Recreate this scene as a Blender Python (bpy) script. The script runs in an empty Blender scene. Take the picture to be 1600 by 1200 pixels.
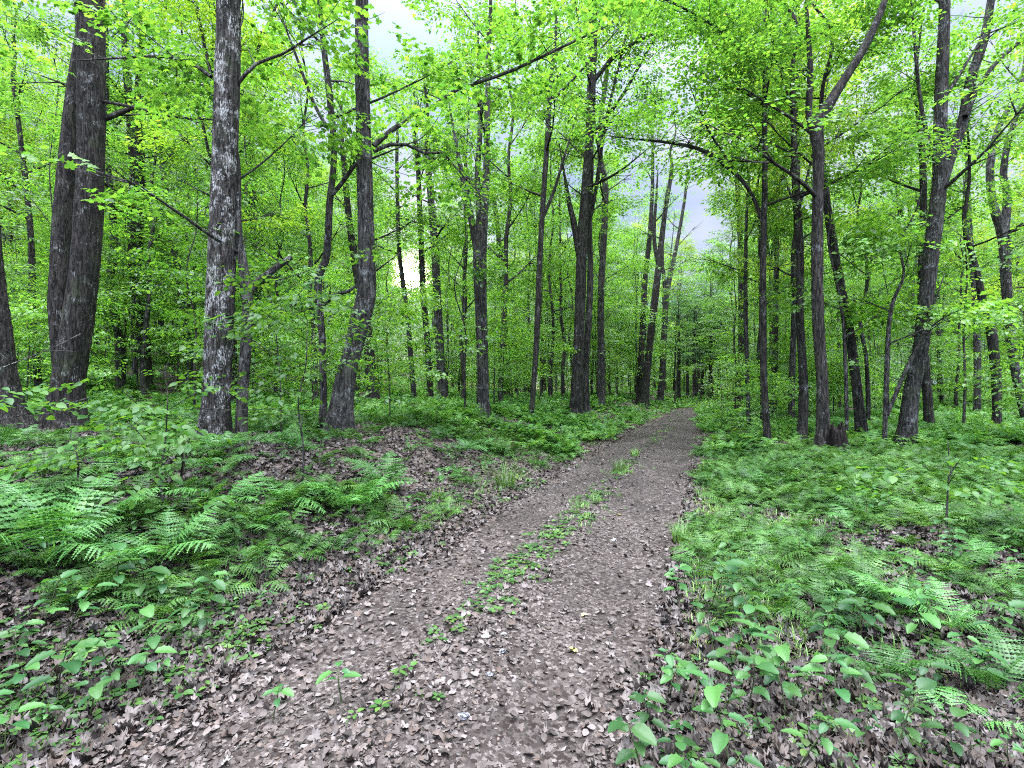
import bpy, math, random
import numpy as np

# ------------------------------------------------------------------ scene, camera, light
SC = bpy.context.scene
COL = SC.collection
PI = math.pi
CAMH, F = 1.6, 800.0
cam = bpy.data.cameras.new('camera'); camo = bpy.data.objects.new('camera', cam); COL.objects.link(camo)
camo.location = (0, 0, CAMH); camo.rotation_euler = (PI/2, 0, 0)
cam.sensor_width = 36; cam.lens = 18; cam.clip_end = 900; cam.clip_start = .05
SC.camera = camo

SUN_PX = (643, 432)
sd = np.array([(SUN_PX[0]-800)/F, 1.0, (600-SUN_PX[1])/F]); sd /= np.linalg.norm(sd)
SUN_EL = math.asin(sd[2]); SUN_AZ = math.atan2(sd[0], sd[1])

world = bpy.data.worlds.new('World'); SC.world = world; world.use_nodes = True
wn, wl = world.node_tree.nodes, world.node_tree.links
bg = wn['Background']; bg.inputs[1].default_value = .15
sky = wn.new('ShaderNodeTexSky'); sky.sky_type = 'NISHITA'; sky.sun_disc = False
sky.sun_elevation = SUN_EL; sky.sun_rotation = SUN_AZ; sky.dust_density = .6
tc = wn.new('ShaderNodeTexCoord')
mp = wn.new('ShaderNodeMapping'); mp.inputs['Scale'].default_value = (1, 1, 2.6)
wl.new(tc.outputs['Generated'], mp.inputs[0])
cn = wn.new('ShaderNodeTexNoise'); cn.inputs['Scale'].default_value = 3.2; cn.inputs['Detail'].default_value = 7
wl.new(mp.outputs[0], cn.inputs[0])
cr = wn.new('ShaderNodeValToRGB'); cr.color_ramp.elements[0].position = .38; cr.color_ramp.elements[1].position = .62
wl.new(cn.outputs[0], cr.inputs[0])
# high thin cloud; the brightening overhead is added below
CLOUD = wn.new('ShaderNodeMix'); CLOUD.data_type = 'RGBA'
CLOUD.inputs[6].default_value = (4.5, 5.5, 8.2, 1); CLOUD.inputs[7].default_value = (7.2, 7.5, 8.9, 1)
wl.new(cr.outputs[0], CLOUD.inputs[0])
mx = wn.new('ShaderNodeMix'); mx.data_type = 'RGBA'; mx.inputs[0].default_value = .94
wl.new(sky.outputs[0], mx.inputs[6]); wl.new(CLOUD.outputs[2], mx.inputs[7])
# brightness added overhead and behind the camera, out of view, to light the floor
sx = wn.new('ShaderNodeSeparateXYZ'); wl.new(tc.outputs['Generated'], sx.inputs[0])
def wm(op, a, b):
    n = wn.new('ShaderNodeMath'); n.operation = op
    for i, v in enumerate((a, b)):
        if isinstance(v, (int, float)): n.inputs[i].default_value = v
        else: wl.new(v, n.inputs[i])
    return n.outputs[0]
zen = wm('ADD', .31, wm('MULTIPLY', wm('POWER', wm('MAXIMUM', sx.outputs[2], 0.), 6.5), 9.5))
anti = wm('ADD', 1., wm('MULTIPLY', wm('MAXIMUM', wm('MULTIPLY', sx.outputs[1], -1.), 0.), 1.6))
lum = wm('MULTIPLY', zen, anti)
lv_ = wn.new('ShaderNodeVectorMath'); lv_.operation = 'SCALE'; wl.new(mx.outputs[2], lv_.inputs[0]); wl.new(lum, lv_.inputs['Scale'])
# the low sun with its aureole, part of the sky
dot = wn.new('ShaderNodeVectorMath'); dot.operation = 'DOT_PRODUCT'; dot.inputs[1].default_value = tuple(sd)
wl.new(tc.outputs['Generated'], dot.inputs[0])
def wmath(op, a, b):
    n = wn.new('ShaderNodeMath'); n.operation = op
    for i, v in enumerate((a, b)):
        if isinstance(v, (int, float)): n.inputs[i].default_value = v
        else: wl.new(v, n.inputs[i])
    return n.outputs[0]
dmax = wmath('MAXIMUM', dot.outputs['Value'], 0.0)
halo = wmath('MULTIPLY', wmath('POWER', dmax, 160.0), 1.3)
core = wmath('MULTIPLY', wmath('POWER', dmax, 5000.0), 600.0)
hs = wmath('ADD', halo, core)
vm = wn.new('ShaderNodeVectorMath'); vm.operation = 'SCALE'; vm.inputs[0].default_value = (1, .86, .62)
wl.new(hs, vm.inputs['Scale'])
ad = wn.new('ShaderNodeMix'); ad.data_type = 'RGBA'; ad.blend_type = 'ADD'; ad.inputs[0].default_value = 1
wz = wn.new('ShaderNodeValToRGB'); wz.color_ramp.elements[0].position = .5; wz.color_ramp.elements[0].color = (.94, .97, 1, 1)
wz.color_ramp.elements[1].position = .85; wz.color_ramp.elements[1].color = (1, .93, .82, 1)       # warm tint added overhead to brown the ground and yellow the foliage
wl.new(sx.outputs[2], wz.inputs[0])
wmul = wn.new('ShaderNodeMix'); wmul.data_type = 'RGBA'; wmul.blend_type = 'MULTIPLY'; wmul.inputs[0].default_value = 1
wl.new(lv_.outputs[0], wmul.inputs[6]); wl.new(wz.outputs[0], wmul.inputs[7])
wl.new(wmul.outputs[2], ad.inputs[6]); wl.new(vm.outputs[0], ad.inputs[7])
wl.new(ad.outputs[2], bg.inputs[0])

sun = bpy.data.lights.new('sun', 'SUN'); suno = bpy.data.objects.new('sun', sun); COL.objects.link(suno)
sun.energy = 5.0; sun.angle = math.radians(.5); sun.color = (1, .86, .66)
from mathutils import Vector, Matrix
suno.rotation_euler = Vector(tuple(sd)).to_track_quat('Z', 'Y').to_euler()
suno.location = (-8, 20, 30)

SC.view_settings.view_transform = 'Standard'; SC.view_settings.look = 'None'
SC.view_settings.gamma = 1; SC.view_settings.use_curve_mapping = False
SC.view_settings.exposure = 1.4
SC.cycles.max_bounces = 7; SC.cycles.diffuse_bounces = 4; SC.cycles.glossy_bounces = 1
SC.cycles.transmission_bounces = 5; SC.cycles.transparent_max_bounces = 4
SC.cycles.caustics_reflective = False; SC.cycles.caustics_refractive = False
SC.cycles.use_denoising = False; SC.cycles.pixel_filter_type = 'BLACKMAN_HARRIS'; SC.cycles.filter_width = 1.1
SC.cycles.sample_clamp_indirect = 8

# ------------------------------------------------------------------ terrain
def sst(a, b, x):
    t = np.clip((x-a)/(b-a), 0, 1); return t*t*(3-2*t)
PDX, PDY = .361, .9325              # heading of the track
PX0 = -1.5                          # its centre line crosses y = 0 here
def tap(s): return 1-.40*sst(9, 33, s)
def st(x, y):                       # along and across the track
    dx, dy = x-PX0, y
    return dx*PDX+dy*PDY, dx*PDY-dy*PDX
def wob(x, y, s, k=0.):
    return (np.sin(x*s*1.3+k+y*s*.7)+np.sin(y*s*1.7-k*2+x*s*.4)+np.sin((x-y)*s*.9+k*3))/3
def gz(x, y):
    x = np.asarray(x, float); y = np.asarray(y, float)
    s, t = st(x, y)
    h = .74*sst(-1.25, -4.3, t)*(1-.35*sst(26, 40, s)) + .20*sst(1.4, 3.6, t)
    off = sst(1.2, 2.6, np.abs(t))
    h = h + off*(.07*wob(x, y, .9)+.045*wob(x, y, 2.3, 1.)+.018*wob(x, y, 6., 2.))
    rut = -.045*np.exp(-((np.abs(t)-.72)/.3)**2)+.02*np.exp(-(t/.3)**2)
    h = h + rut + .010*wob(x, y, 5., .5)*(1-off)
    d = np.hypot(x, y)
    h = h + 3.4*sst(12, 52, d)*sst(2, -26, x) + .9*sst(14, 60, d)*sst(8, 30, x-.39*y)
    h = h + .5*sst(30, 60, s)*(1-sst(4, 18, np.abs(t)))
    return h
def hit(px, py):                    # where a line of sight meets the ground
    dx, dz = (px-800)/F, (600-py)/F
    d = np.concatenate([np.arange(1.2, 12, .01), np.arange(12, 70, .04)])
    z = CAMH+dz*d; g = gz(dx*d, d)
    i = np.argmax(z < g)
    if z[i] >= g[i]: i = len(d)-1
    return float(dx*d[i]), float(d[i]), float(g[i])

# ------------------------------------------------------------------ materials
def mat(name):
    m = bpy.data.materials.new(name); m.use_nodes = True
    nt = m.node_tree; nt.nodes.clear()
    out = nt.nodes.new('ShaderNodeOutputMaterial')
    return m, nt.nodes, nt.links, out
def ramp(N, L, src, stops, interp='LINEAR'):
    r = N.new('ShaderNodeValToRGB'); r.color_ramp.interpolation = interp
    e = r.color_ramp.elements
    while len(e) < len(stops): e.new(.5)
    for i, (p, c) in enumerate(stops):
        e[i].position = p; e[i].color = (*c, 1)
    if src is not None: L.new(src, r.inputs[0])
    return r.outputs[0]
def noise(N, L, vec, scale, detail=5, rough=.55, dist=0):
    n = N.new('ShaderNodeTexNoise'); n.inputs['Scale'].default_value = scale
    n.inputs['Detail'].default_value = detail; n.inputs['Roughness'].default_value = rough
    n.inputs['Distortion'].default_value = dist
    if vec is not None: L.new(vec, n.inputs['Vector'])
    return n.outputs[0]
def mixc(N, L, fac, a, b, mode='MIX'):
    m = N.new('ShaderNodeMix'); m.data_type = 'RGBA'; m.blend_type = mode
    if isinstance(fac, (int, float)): m.inputs[0].default_value = fac
    else: L.new(fac, m.inputs[0])
    for i, v in ((6, a), (7, b)):
        if isinstance(v, tuple): m.inputs[i].default_value = (*v, 1)
        else: L.new(v, m.inputs[i])
    return m.outputs[2]
def maprange(N, L, src, a, b, c=0., d=1.):
    m = N.new('ShaderNodeMapRange')
    for i, v in enumerate((a, b, c, d)): m.inputs[i+1].default_value = v
    L.new(src, m.inputs[0]); return m.outputs[0]

def leaf_mat(name, cols, trans=.5, rough=.45, tint=(1.25, 1.1, .45), gloss=.06, objvar=.35, vary=0.):
    m, N, L, out = mat(name)
    g = N.new('ShaderNodeNewGeometry'); oi = N.new('ShaderNodeObjectInfo')
    n = len(cols)
    c = ramp(N, L, g.outputs['Random Per Island'], [(i/(n-1), cols[i]) for i in range(n)])
    v = maprange(N, L, oi.outputs['Random'], 0, 1, 1-objvar, 1+objvar)
    sc = N.new('ShaderNodeVectorMath'); sc.operation = 'SCALE'; L.new(c, sc.inputs[0]); L.new(v, sc.inputs['Scale'])
    if vary:
        t = N.new('ShaderNodeTexCoord')
        v1 = ramp(N, L, noise(N, L, t.outputs['Object'], 1.1, 3), [(.33, (1-vary, 1-vary*.7, 1-vary)), (.66, (1+vary, 1+vary*.6, 1+vary*.2))])
        v2 = ramp(N, L, noise(N, L, t.outputs['Object'], 7., 2), [(.33, (1-vary,)*3), (.66, (1+vary,)*3)])
        s2 = mixc(N, L, 1., mixc(N, L, 1., sc.outputs[0], v1, 'MULTIPLY'), v2, 'MULTIPLY')
        sc = N.new('ShaderNodeVectorMath'); sc.operation = 'SCALE'; L.new(s2, sc.inputs[0]); sc.inputs['Scale'].default_value = 1.
    di = N.new('ShaderNodeBsdfDiffuse'); tr = N.new('ShaderNodeBsdfTranslucent'); gl = N.new('ShaderNodeBsdfGlossy')
    L.new(sc.outputs[0], di.inputs[0])
    tcx = mixc(N, L, 1., sc.outputs[0], tint, 'MULTIPLY'); L.new(tcx, tr.inputs[0])
    gl.inputs['Roughness'].default_value = rough; gl.inputs[0].default_value = (.8, .9, .8, 1)
    a = N.new('ShaderNodeMixShader'); a.inputs[0].default_value = trans
    L.new(di.outputs[0], a.inputs[1]); L.new(tr.outputs[0], a.inputs[2])
    b = N.new('ShaderNodeMixShader'); b.inputs[0].default_value = gloss
    L.new(a.outputs[0], b.inputs[1]); L.new(gl.outputs[0], b.inputs[2])
    L.new(b.outputs[0], out.inputs[0])
    return m

M = {}
M['canopy'] = leaf_mat('canopy_leaves', [(.035, .11, .022), (.075, .20, .032), (.14, .29, .04), (.05, .15, .028), (.10, .25, .034)], .6, tint=(1.8, 1.7, .9), objvar=.18, vary=.22)
M['yellow_canopy'] = leaf_mat('yellow_canopy_leaves', [(.11, .24, .035), (.16, .29, .045), (.23, .34, .05)], .6, tint=(1.7, 1.6, .7))
M['under'] = leaf_mat('understory_leaves', [(.06, .17, .03), (.11, .26, .036), (.17, .34, .042)], .5, tint=(1.7, 1.6, .8))
M['near'] = leaf_mat('near_branch_leaves', [(.036, .12, .024), (.055, .155, .028), (.09, .2, .03)], .5, tint=(1.8, 1.6, .7), gloss=.025)
M['fern'] = leaf_mat('fern_fronds', [(.045, .14, .038), (.07, .19, .048), (.11, .25, .055)], .35, tint=(1.3, 1.4, .7), gloss=.03)
M['fernfar'] = leaf_mat('fern_carpet', [(.055, .165, .045), (.09, .225, .058), (.14, .29, .07)], .42, tint=(1.4, 1.4, .7), gloss=.02, vary=.4)
M['herb'] = leaf_mat('herb_leaves', [(.023, .088, .026), (.036, .115, .032), (.062, .16, .036)], .4, tint=(1.4, 1.5, .8), gloss=.03)
M['grass'] = leaf_mat('grass_blades', [(.09, .2, .05), (.13, .26, .06), (.17, .31, .08)], .35, tint=(1.3, 1.3, .7), gloss=.03, vary=.3)
M['seedling'] = leaf_mat('seedling_leaves', [(.04, .13, .03), (.07, .18, .045), (.12, .24, .05)], .35, tint=(1.3, 1.3, .7), gloss=.03, vary=.35)
M['hemlock'] = leaf_mat('hemlock_needles', [(.035, .09, .035), (.05, .12, .04), (.07, .15, .05)], .3, tint=(1.2, 1.2, .8), gloss=.02)
M['yellowleaf'] = leaf_mat('yellow_leaf', [(.62, .6, .12), (.7, .68, .2)], .2, tint=(1, 1, .6))
GREY = [(.018, .015, .013), (.050, .043, .037), (.10, .089, .080), (.175, .162, .150), (.075, .056, .042), (.036, .03, .025), (.125, .104, .086)]
def litter_mat(name, cols):
    m, N, L, out = mat(name)
    g = N.new('ShaderNodeNewGeometry')
    n = len(cols)
    c = ramp(N, L, g.outputs['Random Per Island'], [(i/(n-1), cols[i]) for i in range(n)], 'LINEAR')
    t = N.new('ShaderNodeTexCoord')
    nz = noise(N, L, t.outputs['Object'], 60, 3)
    c2 = mixc(N, L, 1., c, ramp(N, L, nz, [(.3, (.7, .7, .7)), (.7, (1.15, 1.12, 1.1))]), 'MULTIPLY')
    p = N.new('ShaderNodeBsdfPrincipled'); p.inputs['Roughness'].default_value = .75
    p.inputs['Specular IOR Level'].default_value = .3
    L.new(c2, p.inputs['Base Color']); L.new(p.outputs[0], out.inputs[0])
    return m
M['litter'] = litter_mat('dead_leaves', GREY)
M['pathlitter'] = litter_mat('crushed_dead_leaves', [(.026, .021, .017), (.066, .056, .049), (.095, .081, .070), (.16, .142, .128), (.095, .072, .057), (.06, .05, .043), (.20, .182, .168)])

def ground_mat(name, base, scale, bump=.6):
    m, N, L, out = mat(name)
    t = N.new('ShaderNodeTexCoord')
    vo = N.new('ShaderNodeTexVoronoi'); vo.inputs['Scale'].default_value = scale; vo.inputs['Randomness'].default_value = 1
    w = N.new('ShaderNodeVectorMath'); w.operation = 'ADD'
    nn = N.new('ShaderNodeTexNoise'); nn.inputs['Scale'].default_value = scale*.7; L.new(t.outputs['Object'], nn.inputs[0])
    sc = N.new('ShaderNodeVectorMath'); sc.operation = 'SCALE'; sc.inputs['Scale'].default_value = .06; L.new(nn.outputs['Color'], sc.inputs[0])
    L.new(t.outputs['Object'], w.inputs[0]); L.new(sc.outputs[0], w.inputs[1]); L.new(w.outputs[0], vo.inputs['Vector'])
    sep = N.new('ShaderNodeSeparateColor'); L.new(vo.outputs['Color'], sep.inputs[0])
    c = ramp(N, L, sep.outputs[0], base)
    n2 = noise(N, L, t.outputs['Object'], .9, 6)
    c = mixc(N, L, 1., c, ramp(N, L, n2, [(.35, (.62, .6, .58)), (.65, (1.15, 1.12, 1.1))]), 'MULTIPLY')
    n3 = noise(N, L, t.outputs['Object'], scale*3, 4)
    c = mixc(N, L, 1., c, ramp(N, L, n3, [(.3, (.6, .6, .6)), (.7, (1.2, 1.2, 1.2))]), 'MULTIPLY')
    p = N.new('ShaderNodeBsdfPrincipled'); p.inputs['Roughness'].default_value = .9; p.inputs['Specular IOR Level'].default_value = .2
    b = N.new('ShaderNodeBump'); b.inputs['Strength'].default_value = bump; b.inputs['Distance'].default_value = .03
    L.new(sep.outputs[1], b.inputs['Height'])
    b2 = N.new('ShaderNodeBump'); b2.inputs['Strength'].default_value = bump; b2.inputs['Distance'].default_value = .015
    L.new(n3, b2.inputs['Height']); L.new(b.outputs[0], b2.inputs['Normal'])
    L.new(b2.outputs[0], p.inputs['Normal'])
    L.new(c, p.inputs['Base Color']); L.new(p.outputs[0], out.inputs[0])
    return m
M['ground'] = ground_mat('forest_floor', [(0, (.03, .022, .018)), (.35, (.07, .055, .045)), (.7, (.12, .10, .085)), (1, (.2, .175, .155))], 22)
M['path'] = ground_mat('path_soil', [(0, (.022, .016, .013)), (.4, (.048, .041, .036)), (.8, (.088, .078, .070)), (1, (.16, .143, .13))], 45, .5)

def bark_mat(name, dark, mid, lich, amount, scale=1., bump=1.):
    m, N, L, out = mat(name)
    t = N.new('ShaderNodeTexCoord'); oi = N.new('ShaderNodeObjectInfo')
    ofs = N.new('ShaderNodeVectorMath'); ofs.operation = 'SCALE'; ofs.inputs[0].default_value = (7, 5, 9); L.new(oi.outputs['Random'], ofs.inputs['Scale'])
    a = N.new('ShaderNodeVectorMath'); a.operation = 'ADD'; L.new(t.outputs['Object'], a.inputs[0]); L.new(ofs.outputs[0], a.inputs[1])
    mp_ = N.new('ShaderNodeMapping'); mp_.inputs['Scale'].default_value = (1, 1, .22); L.new(a.outputs[0], mp_.inputs[0])
    n1 = noise(N, L, mp_.outputs[0], 26*scale, 7, .68, .6)
    n2 = noise(N, L, a.outputs[0], 4.5*scale, 6, .65, .4)
    n3 = noise(N, L, mp_.outputs[0], 60*scale, 5, .7, .3)
    c = ramp(N, L, n1, [(.36, dark), (.5, mid), (.66, tuple(v*2. for v in mid))])
    mp2 = N.new('ShaderNodeMapping'); mp2.inputs['Scale'].default_value = (1, 1, .13); L.new(a.outputs[0], mp2.inputs[0])
    nf = noise(N, L, mp2.outputs[0], 15*scale, 4, .6, .8)
    ab = N.new('ShaderNodeMath'); ab.operation = 'SUBTRACT'; L.new(nf, ab.inputs[0]); ab.inputs[1].default_value = .5
    ab2 = N.new('ShaderNodeMath'); ab2.operation = 'ABSOLUTE'; L.new(ab.outputs[0], ab2.inputs[0])
    fis = maprange(N, L, ab2.outputs[0], .0, .05, .28, 1.)
    c = mixc(N, L, 1., c, ramp(N, L, fis, [(0, (0, 0, 0)), (1, (1, 1, 1))]), 'MULTIPLY')
    # lichen: pale patches broken up by the bark relief
    mul = N.new('ShaderNodeMath'); mul.operation = 'ADD'
    s1 = maprange(N, L, n3, .35, .65, -.12, .12); L.new(n2, mul.inputs[0]); L.new(s1, mul.inputs[1])
    f = maprange(N, L, mul.outputs[0], .66-amount, .72-amount, 0, 1)
    n4 = noise(N, L, mp_.outputs[0], 95*scale, 3, .6)
    f2 = N.new('ShaderNodeMath'); f2.operation = 'MULTIPLY'; L.new(f, f2.inputs[0]); L.new(maprange(N, L, n4, .42, .55, 0, .9), f2.inputs[1])
    c = mixc(N, L, f2.outputs[0], c, lich)
    n5 = noise(N, L, a.outputs[0], 2.1*scale, 3)
    c = mixc(N, L, maprange(N, L, n5, .55, .75, 0, .35), c, (.07, .10, .04))
    p = N.new('ShaderNodeBsdfPrincipled'); p.inputs['Roughness'].default_value = .85; p.inputs['Specular IOR Level'].default_value = .25
    L.new(c, p.inputs['Base Color'])
    b = N.new('ShaderNodeBump'); b.inputs['Strength'].default_value = bump; b.inputs['Distance'].default_value = .03; L.new(n1, b.inputs['Height'])
    b2 = N.new('ShaderNodeBump'); b2.inputs['Strength'].default_value = bump*.6; b2.inputs['Distance'].default_value = .01; L.new(n3, b2.inputs['Height'])
    b3 = N.new('ShaderNodeBump'); b3.inputs['Strength'].default_value = bump; b3.inputs['Distance'].default_value = .04; L.new(fis, b3.inputs['Height'])
    L.new(b3.outputs[0], b.inputs['Normal']); L.new(b.outputs[0], b2.inputs['Normal']); L.new(b2.outputs[0], p.inputs['Normal'])
    L.new(p.outputs[0], out.inputs[0])
    return m
M['bark_dark'] = bark_mat('dark_bark', (.011, .010, .009), (.034, .031, .027), (.26, .28, .27), .05)
M['bark_grey'] = bark_mat('grey_bark', (.016, .015, .014), (.048, .046, .042), (.26, .28, .28), .08)
M['bark_white'] = bark_mat('white_patched_bark', (.013, .012, .011), (.05, .046, .042), (.52, .54, .52), .125)
M['bark_far'] = bark_mat('far_bark', (.018, .017, .015), (.045, .043, .038), (.2, .22, .21), .06, .6)
M['rot'] = bark_mat('rotten_wood', (.004, .003, .003), (.014, .010, .008), (.1, .07, .05), -.1)
M['stem'] = bark_mat('green_stem', (.05, .07, .03), (.09, .12, .05), (.2, .25, .1), .0)
M['stone'] = bark_mat('stone', (.18, .19, .21), (.3, .31, .33), (.6, .6, .6), .0, 2.)
M['palestone'] = bark_mat('pale_stone', (.5, .5, .5), (.62, .62, .62), (.7, .7, .7), .0, 2.)

# ------------------------------------------------------------------ mesh helpers
def mesh(name, V, F_, smooth=False):
    V = np.asarray(V, np.float32); F_ = np.asarray(F_, np.int32)
    me = bpy.data.meshes.new(name)
    n, k = F_.shape
    me.vertices.add(len(V)); me.vertices.foreach_set('co', V.ravel())
    me.loops.add(n*k); me.loops.foreach_set('vertex_index', F_.ravel())
    me.polygons.add(n); me.polygons.foreach_set('loop_start', np.arange(0, n*k, k, dtype=np.int32))
    if smooth: me.polygons.foreach_set('use_smooth', np.ones(n, bool))
    me.update(calc_edges=True)
    return me
def put(name, me, m, parent=None, loc=(0, 0, 0)):
    if m is not None and not me.materials: me.materials.append(m)
    o = bpy.data.objects.new(name, me); COL.objects.link(o); o.location = loc
    if parent: o.parent = parent
    return o
def tag(o, label=None, cat=None, group=None, kind=None):
    if label: o['label'] = label
    if cat: o['category'] = cat
    if group: o['group'] = group
    if kind: o['kind'] = kind
    return o
def empty(name, loc, rz=0, s=1.):
    o = bpy.data.objects.new(name, None); COL.objects.link(o)
    o.location = loc; o.rotation_euler = (0, 0, rz); o.scale = (s, s, s); o.empty_display_size = .2
    return o
def merge(parts):                    # [(V,F),...] -> V,F
    Vs, Fs, n = [], [], 0
    for V, F_ in parts:
        Vs.append(V); Fs.append(np.asarray(F_)+n); n += len(V)
    return np.concatenate(Vs), np.concatenate(Fs)
def resample(P, R, step):
    P = np.asarray(P, float); R = np.asarray(R, float)
    # Catmull-Rom through the control points
    n = len(P); out, ro = [], []
    for i in range(n-1):
        p0, p1, p2, p3 = P[max(i-1, 0)], P[i], P[i+1], P[min(i+2, n-1)]
        k = max(1, int(np.linalg.norm(p2-p1)/step))
        for j in range(k):
            u = j/k
            out.append(.5*((2*p1)+(-p0+p2)*u+(2*p0-5*p1+4*p2-p3)*u*u+(-p0+3*p1-3*p2+p3)*u**3))
            ro.append(R[i]+(R[i+1]-R[i])*u)
    out.append(P[-1]); ro.append(R[-1])
    return np.array(out), np.array(ro)
def tube(P, R, sides=8, rough=0., flare=0., seed=0, step=None, ph=0.):
    if step: P, R = resample(P, R, step)
    P = np.asarray(P, float); R = np.asarray(R, float)
    n = len(P)
    T = np.gradient(P, axis=0); T /= np.linalg.norm(T, axis=1)[:, None]+1e-9
    ref = np.array([0, 1., 0]) if abs(T[0][1]) < .8 else np.array([1., 0, 0])
    N_ = np.zeros_like(P); u = ref-T[0]*ref.dot(T[0]); u /= np.linalg.norm(u)
    for i in range(n):
        u = u-T[i]*u.dot(T[i]); u /= np.linalg.norm(u)+1e-9; N_[i] = u
    B = np.cross(T, N_)
    a = np.arange(sides)*2*PI/sides
    rr = np.repeat(R[:, None], sides, 1)
    if flare:
        hgt = P[:, 2]-P[0, 2]
        lob = 1+.45*np.maximum(0, np.sin(a*3+seed))[None]+.25*np.sin(a*5+seed*2)[None]
        rr = rr*(1+flare*np.exp(-np.maximum(hgt, 0)/(R[0]*1.3))[:, None]*lob)
    if rough:
        L_ = np.concatenate([[0], np.cumsum(np.linalg.norm(np.diff(P, axis=0), axis=1))])[:, None]
        w = 1.5*np.sin(L_*1.7+seed+np.cos(a+seed)[None]*1.3)*.35
        w = w+np.sin(a[None]*7+seed+2.2*np.sin(L_*2.3+seed))*.4+np.sin(a[None]*4-L_*3.1+seed*3)*.5
        w = w+np.random.RandomState(int(seed*91) % 9999).randn(n, sides)*.45
        rr = rr*(1+rough*w)
    V = P[:, None]+rr[..., None]*(np.cos(a)[None, :, None]*N_[:, None]+np.sin(a)[None, :, None]*B[:, None])
    idx = np.arange(n*sides).reshape(n, sides)
    q = np.stack([idx[:-1], np.roll(idx[:-1], -1, 1), np.roll(idx[1:], -1, 1), idx[1:]], -1).reshape(-1, 4)
    V = V.reshape(-1, 3)
    V = np.concatenate([V, P[-1:]+T[-1:]*R[-1]*.5])   # tip
    tip = np.stack([idx[-1], np.roll(idx[-1], -1), np.full(sides, len(V)-1), np.full(sides, len(V)-1)], -1)
    return V, np.concatenate([q, tip[:, [0, 1, 2, 2]]])
def fix_quads(me_name, V, F_, smooth=True):   # faces with a doubled last corner become triangles
    F_ = np.asarray(F_); tri = F_[:, 2] == F_[:, 3]
    T = np.concatenate([F_[~tri][:, [0, 1, 2]], F_[~tri][:, [0, 2, 3]], F_[tri][:, :3]])
    return mesh(me_name, V, T, smooth)

# leaf shapes: base at the origin, tip towards +x, unit length
def leaf_shape(kind, rs):
    if kind == 0:     # folded diamond
        V = np.array([[0, 0, 0], [.45, .3, .05], [1, 0, -.08], [.45, -.3, .05]])
        return V, np.array([[0, 2, 1], [0, 3, 2]])
    if kind == 1:     # pointed oval with toothed edge
        xs = np.array([0, .12, .3, .5, .7, .86, 1.]); w = np.array([0, .2, .31, .33, .25, .13, 0])
        V = [[x, 0, -.16*x*x] for x in xs]
        for s in (1, -1):
            V += [[x-.015*(i % 2), s*w_*(1 if i % 2 else .94), -.16*x*x+.22*w_] for i, (x, w_) in enumerate(zip(xs[1:-1], w[1:-1]))]
        n = 7; Fs = []
        for s, o in ((1, 7), (-1, 12)):
            r = [0]+list(range(o, o+5))+[6]
            for i in range(6):
                q = [i, i+1, r[i+1], r[i]]
                for tr in ((q[0], q[1], q[2]), (q[0], q[2], q[3])):
                    if len(set(tr)) == 3: Fs.append(tr if s > 0 else tr[::-1])
        return np.array(V, float), np.array(Fs)
    # maple
    pol = [(.0, .0), (.12, .16), (.02, .42), (.30, .34), (.36, .56), (.55, .44), (.62, .22), (.78, .24), (1, 0)]
    up = pol[1:-1]
    V = [[.35, 0, .03], [0, 0, 0]]+[[x, y, .10*y] for x, y in up]+[[1, 0, -.12]]+[[x, -y, .10*y] for x, y in up[::-1]]
    V = np.array(V, float); n = len(V)
    return V, np.array([[0, i+1 if i+1 < n else 1, i] for i in range(1, n)])

def frames(D, rs, roll=.35):         # rotation matrices with x along D, z near up
    D = D/(np.linalg.norm(D, axis=1)[:, None]+1e-9)
    up = np.tile([0, 0, 1.], (len(D), 1))+rs.randn(len(D), 3)*roll
    Y = np.cross(up, D); Y /= np.linalg.norm(Y, axis=1)[:, None]+1e-9
    Z = np.cross(D, Y)
    return np.stack([D, Y, Z], 2)
def scatter(tmpl, P, Rm, S):         # copies of one template, as one pair of arrays
    V, F_ = tmpl
    W = np.einsum('nij,kj->nki', Rm, V)*np.asarray(S)[:, None, None]+P[:, None]
    n = len(P)
    return W.reshape(-1, 3), (F_[None]+(np.arange(n)*len(V))[:, None, None]).reshape(-1, F_.shape[1])
def scatter_mix(tmpls, P, Rm, S, rs):
    k = rs.randint(0, len(tmpls), len(P)); out = []
    for i, t in enumerate(tmpls):
        m = k == i
        if m.any(): out.append(scatter(t, P[m], Rm[m], np.asarray(S)[m]))
    return merge(out)
def spray(seed, kind, n, size, length=1.):
    # a flat branchlet of leaves along +x, with side twigs
    rs = np.random.RandomState(seed); P, D = [], []
    for i in range(n):
        u = rs.uniform(.05, 1)
        side = rs.choice([-1, 1]); lat = rs.uniform(0, 1)**1.1*.42*(1.15-u*.7)
        x = u*length+lat*.45*length; y = side*lat*length
        P.append([x, y, rs.normal(0, .035)*length-.10*length*u*u-.12*lat])
        ang = side*rs.uniform(.1, 1.15)
        D.append([math.cos(ang), math.sin(ang), rs.normal(-.28, .22)])
    P, D = np.array(P), np.array(D)
    return scatter(leaf_shape(kind, rs), P, frames(D, rs, .32), size*rs.uniform(.7, 1.25, n))
SPR0 = [spray(i, 0, 44, .105) for i in range(8)]
SPR1 = [spray(20+i, 1, 26, .115) for i in range(6)]
SPR1S = [spray(60+i, 1, 12, .15, .8) for i in range(5)]
SPR2 = [spray(40+i, 2, 32, .10) for i in range(6)]

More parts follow.
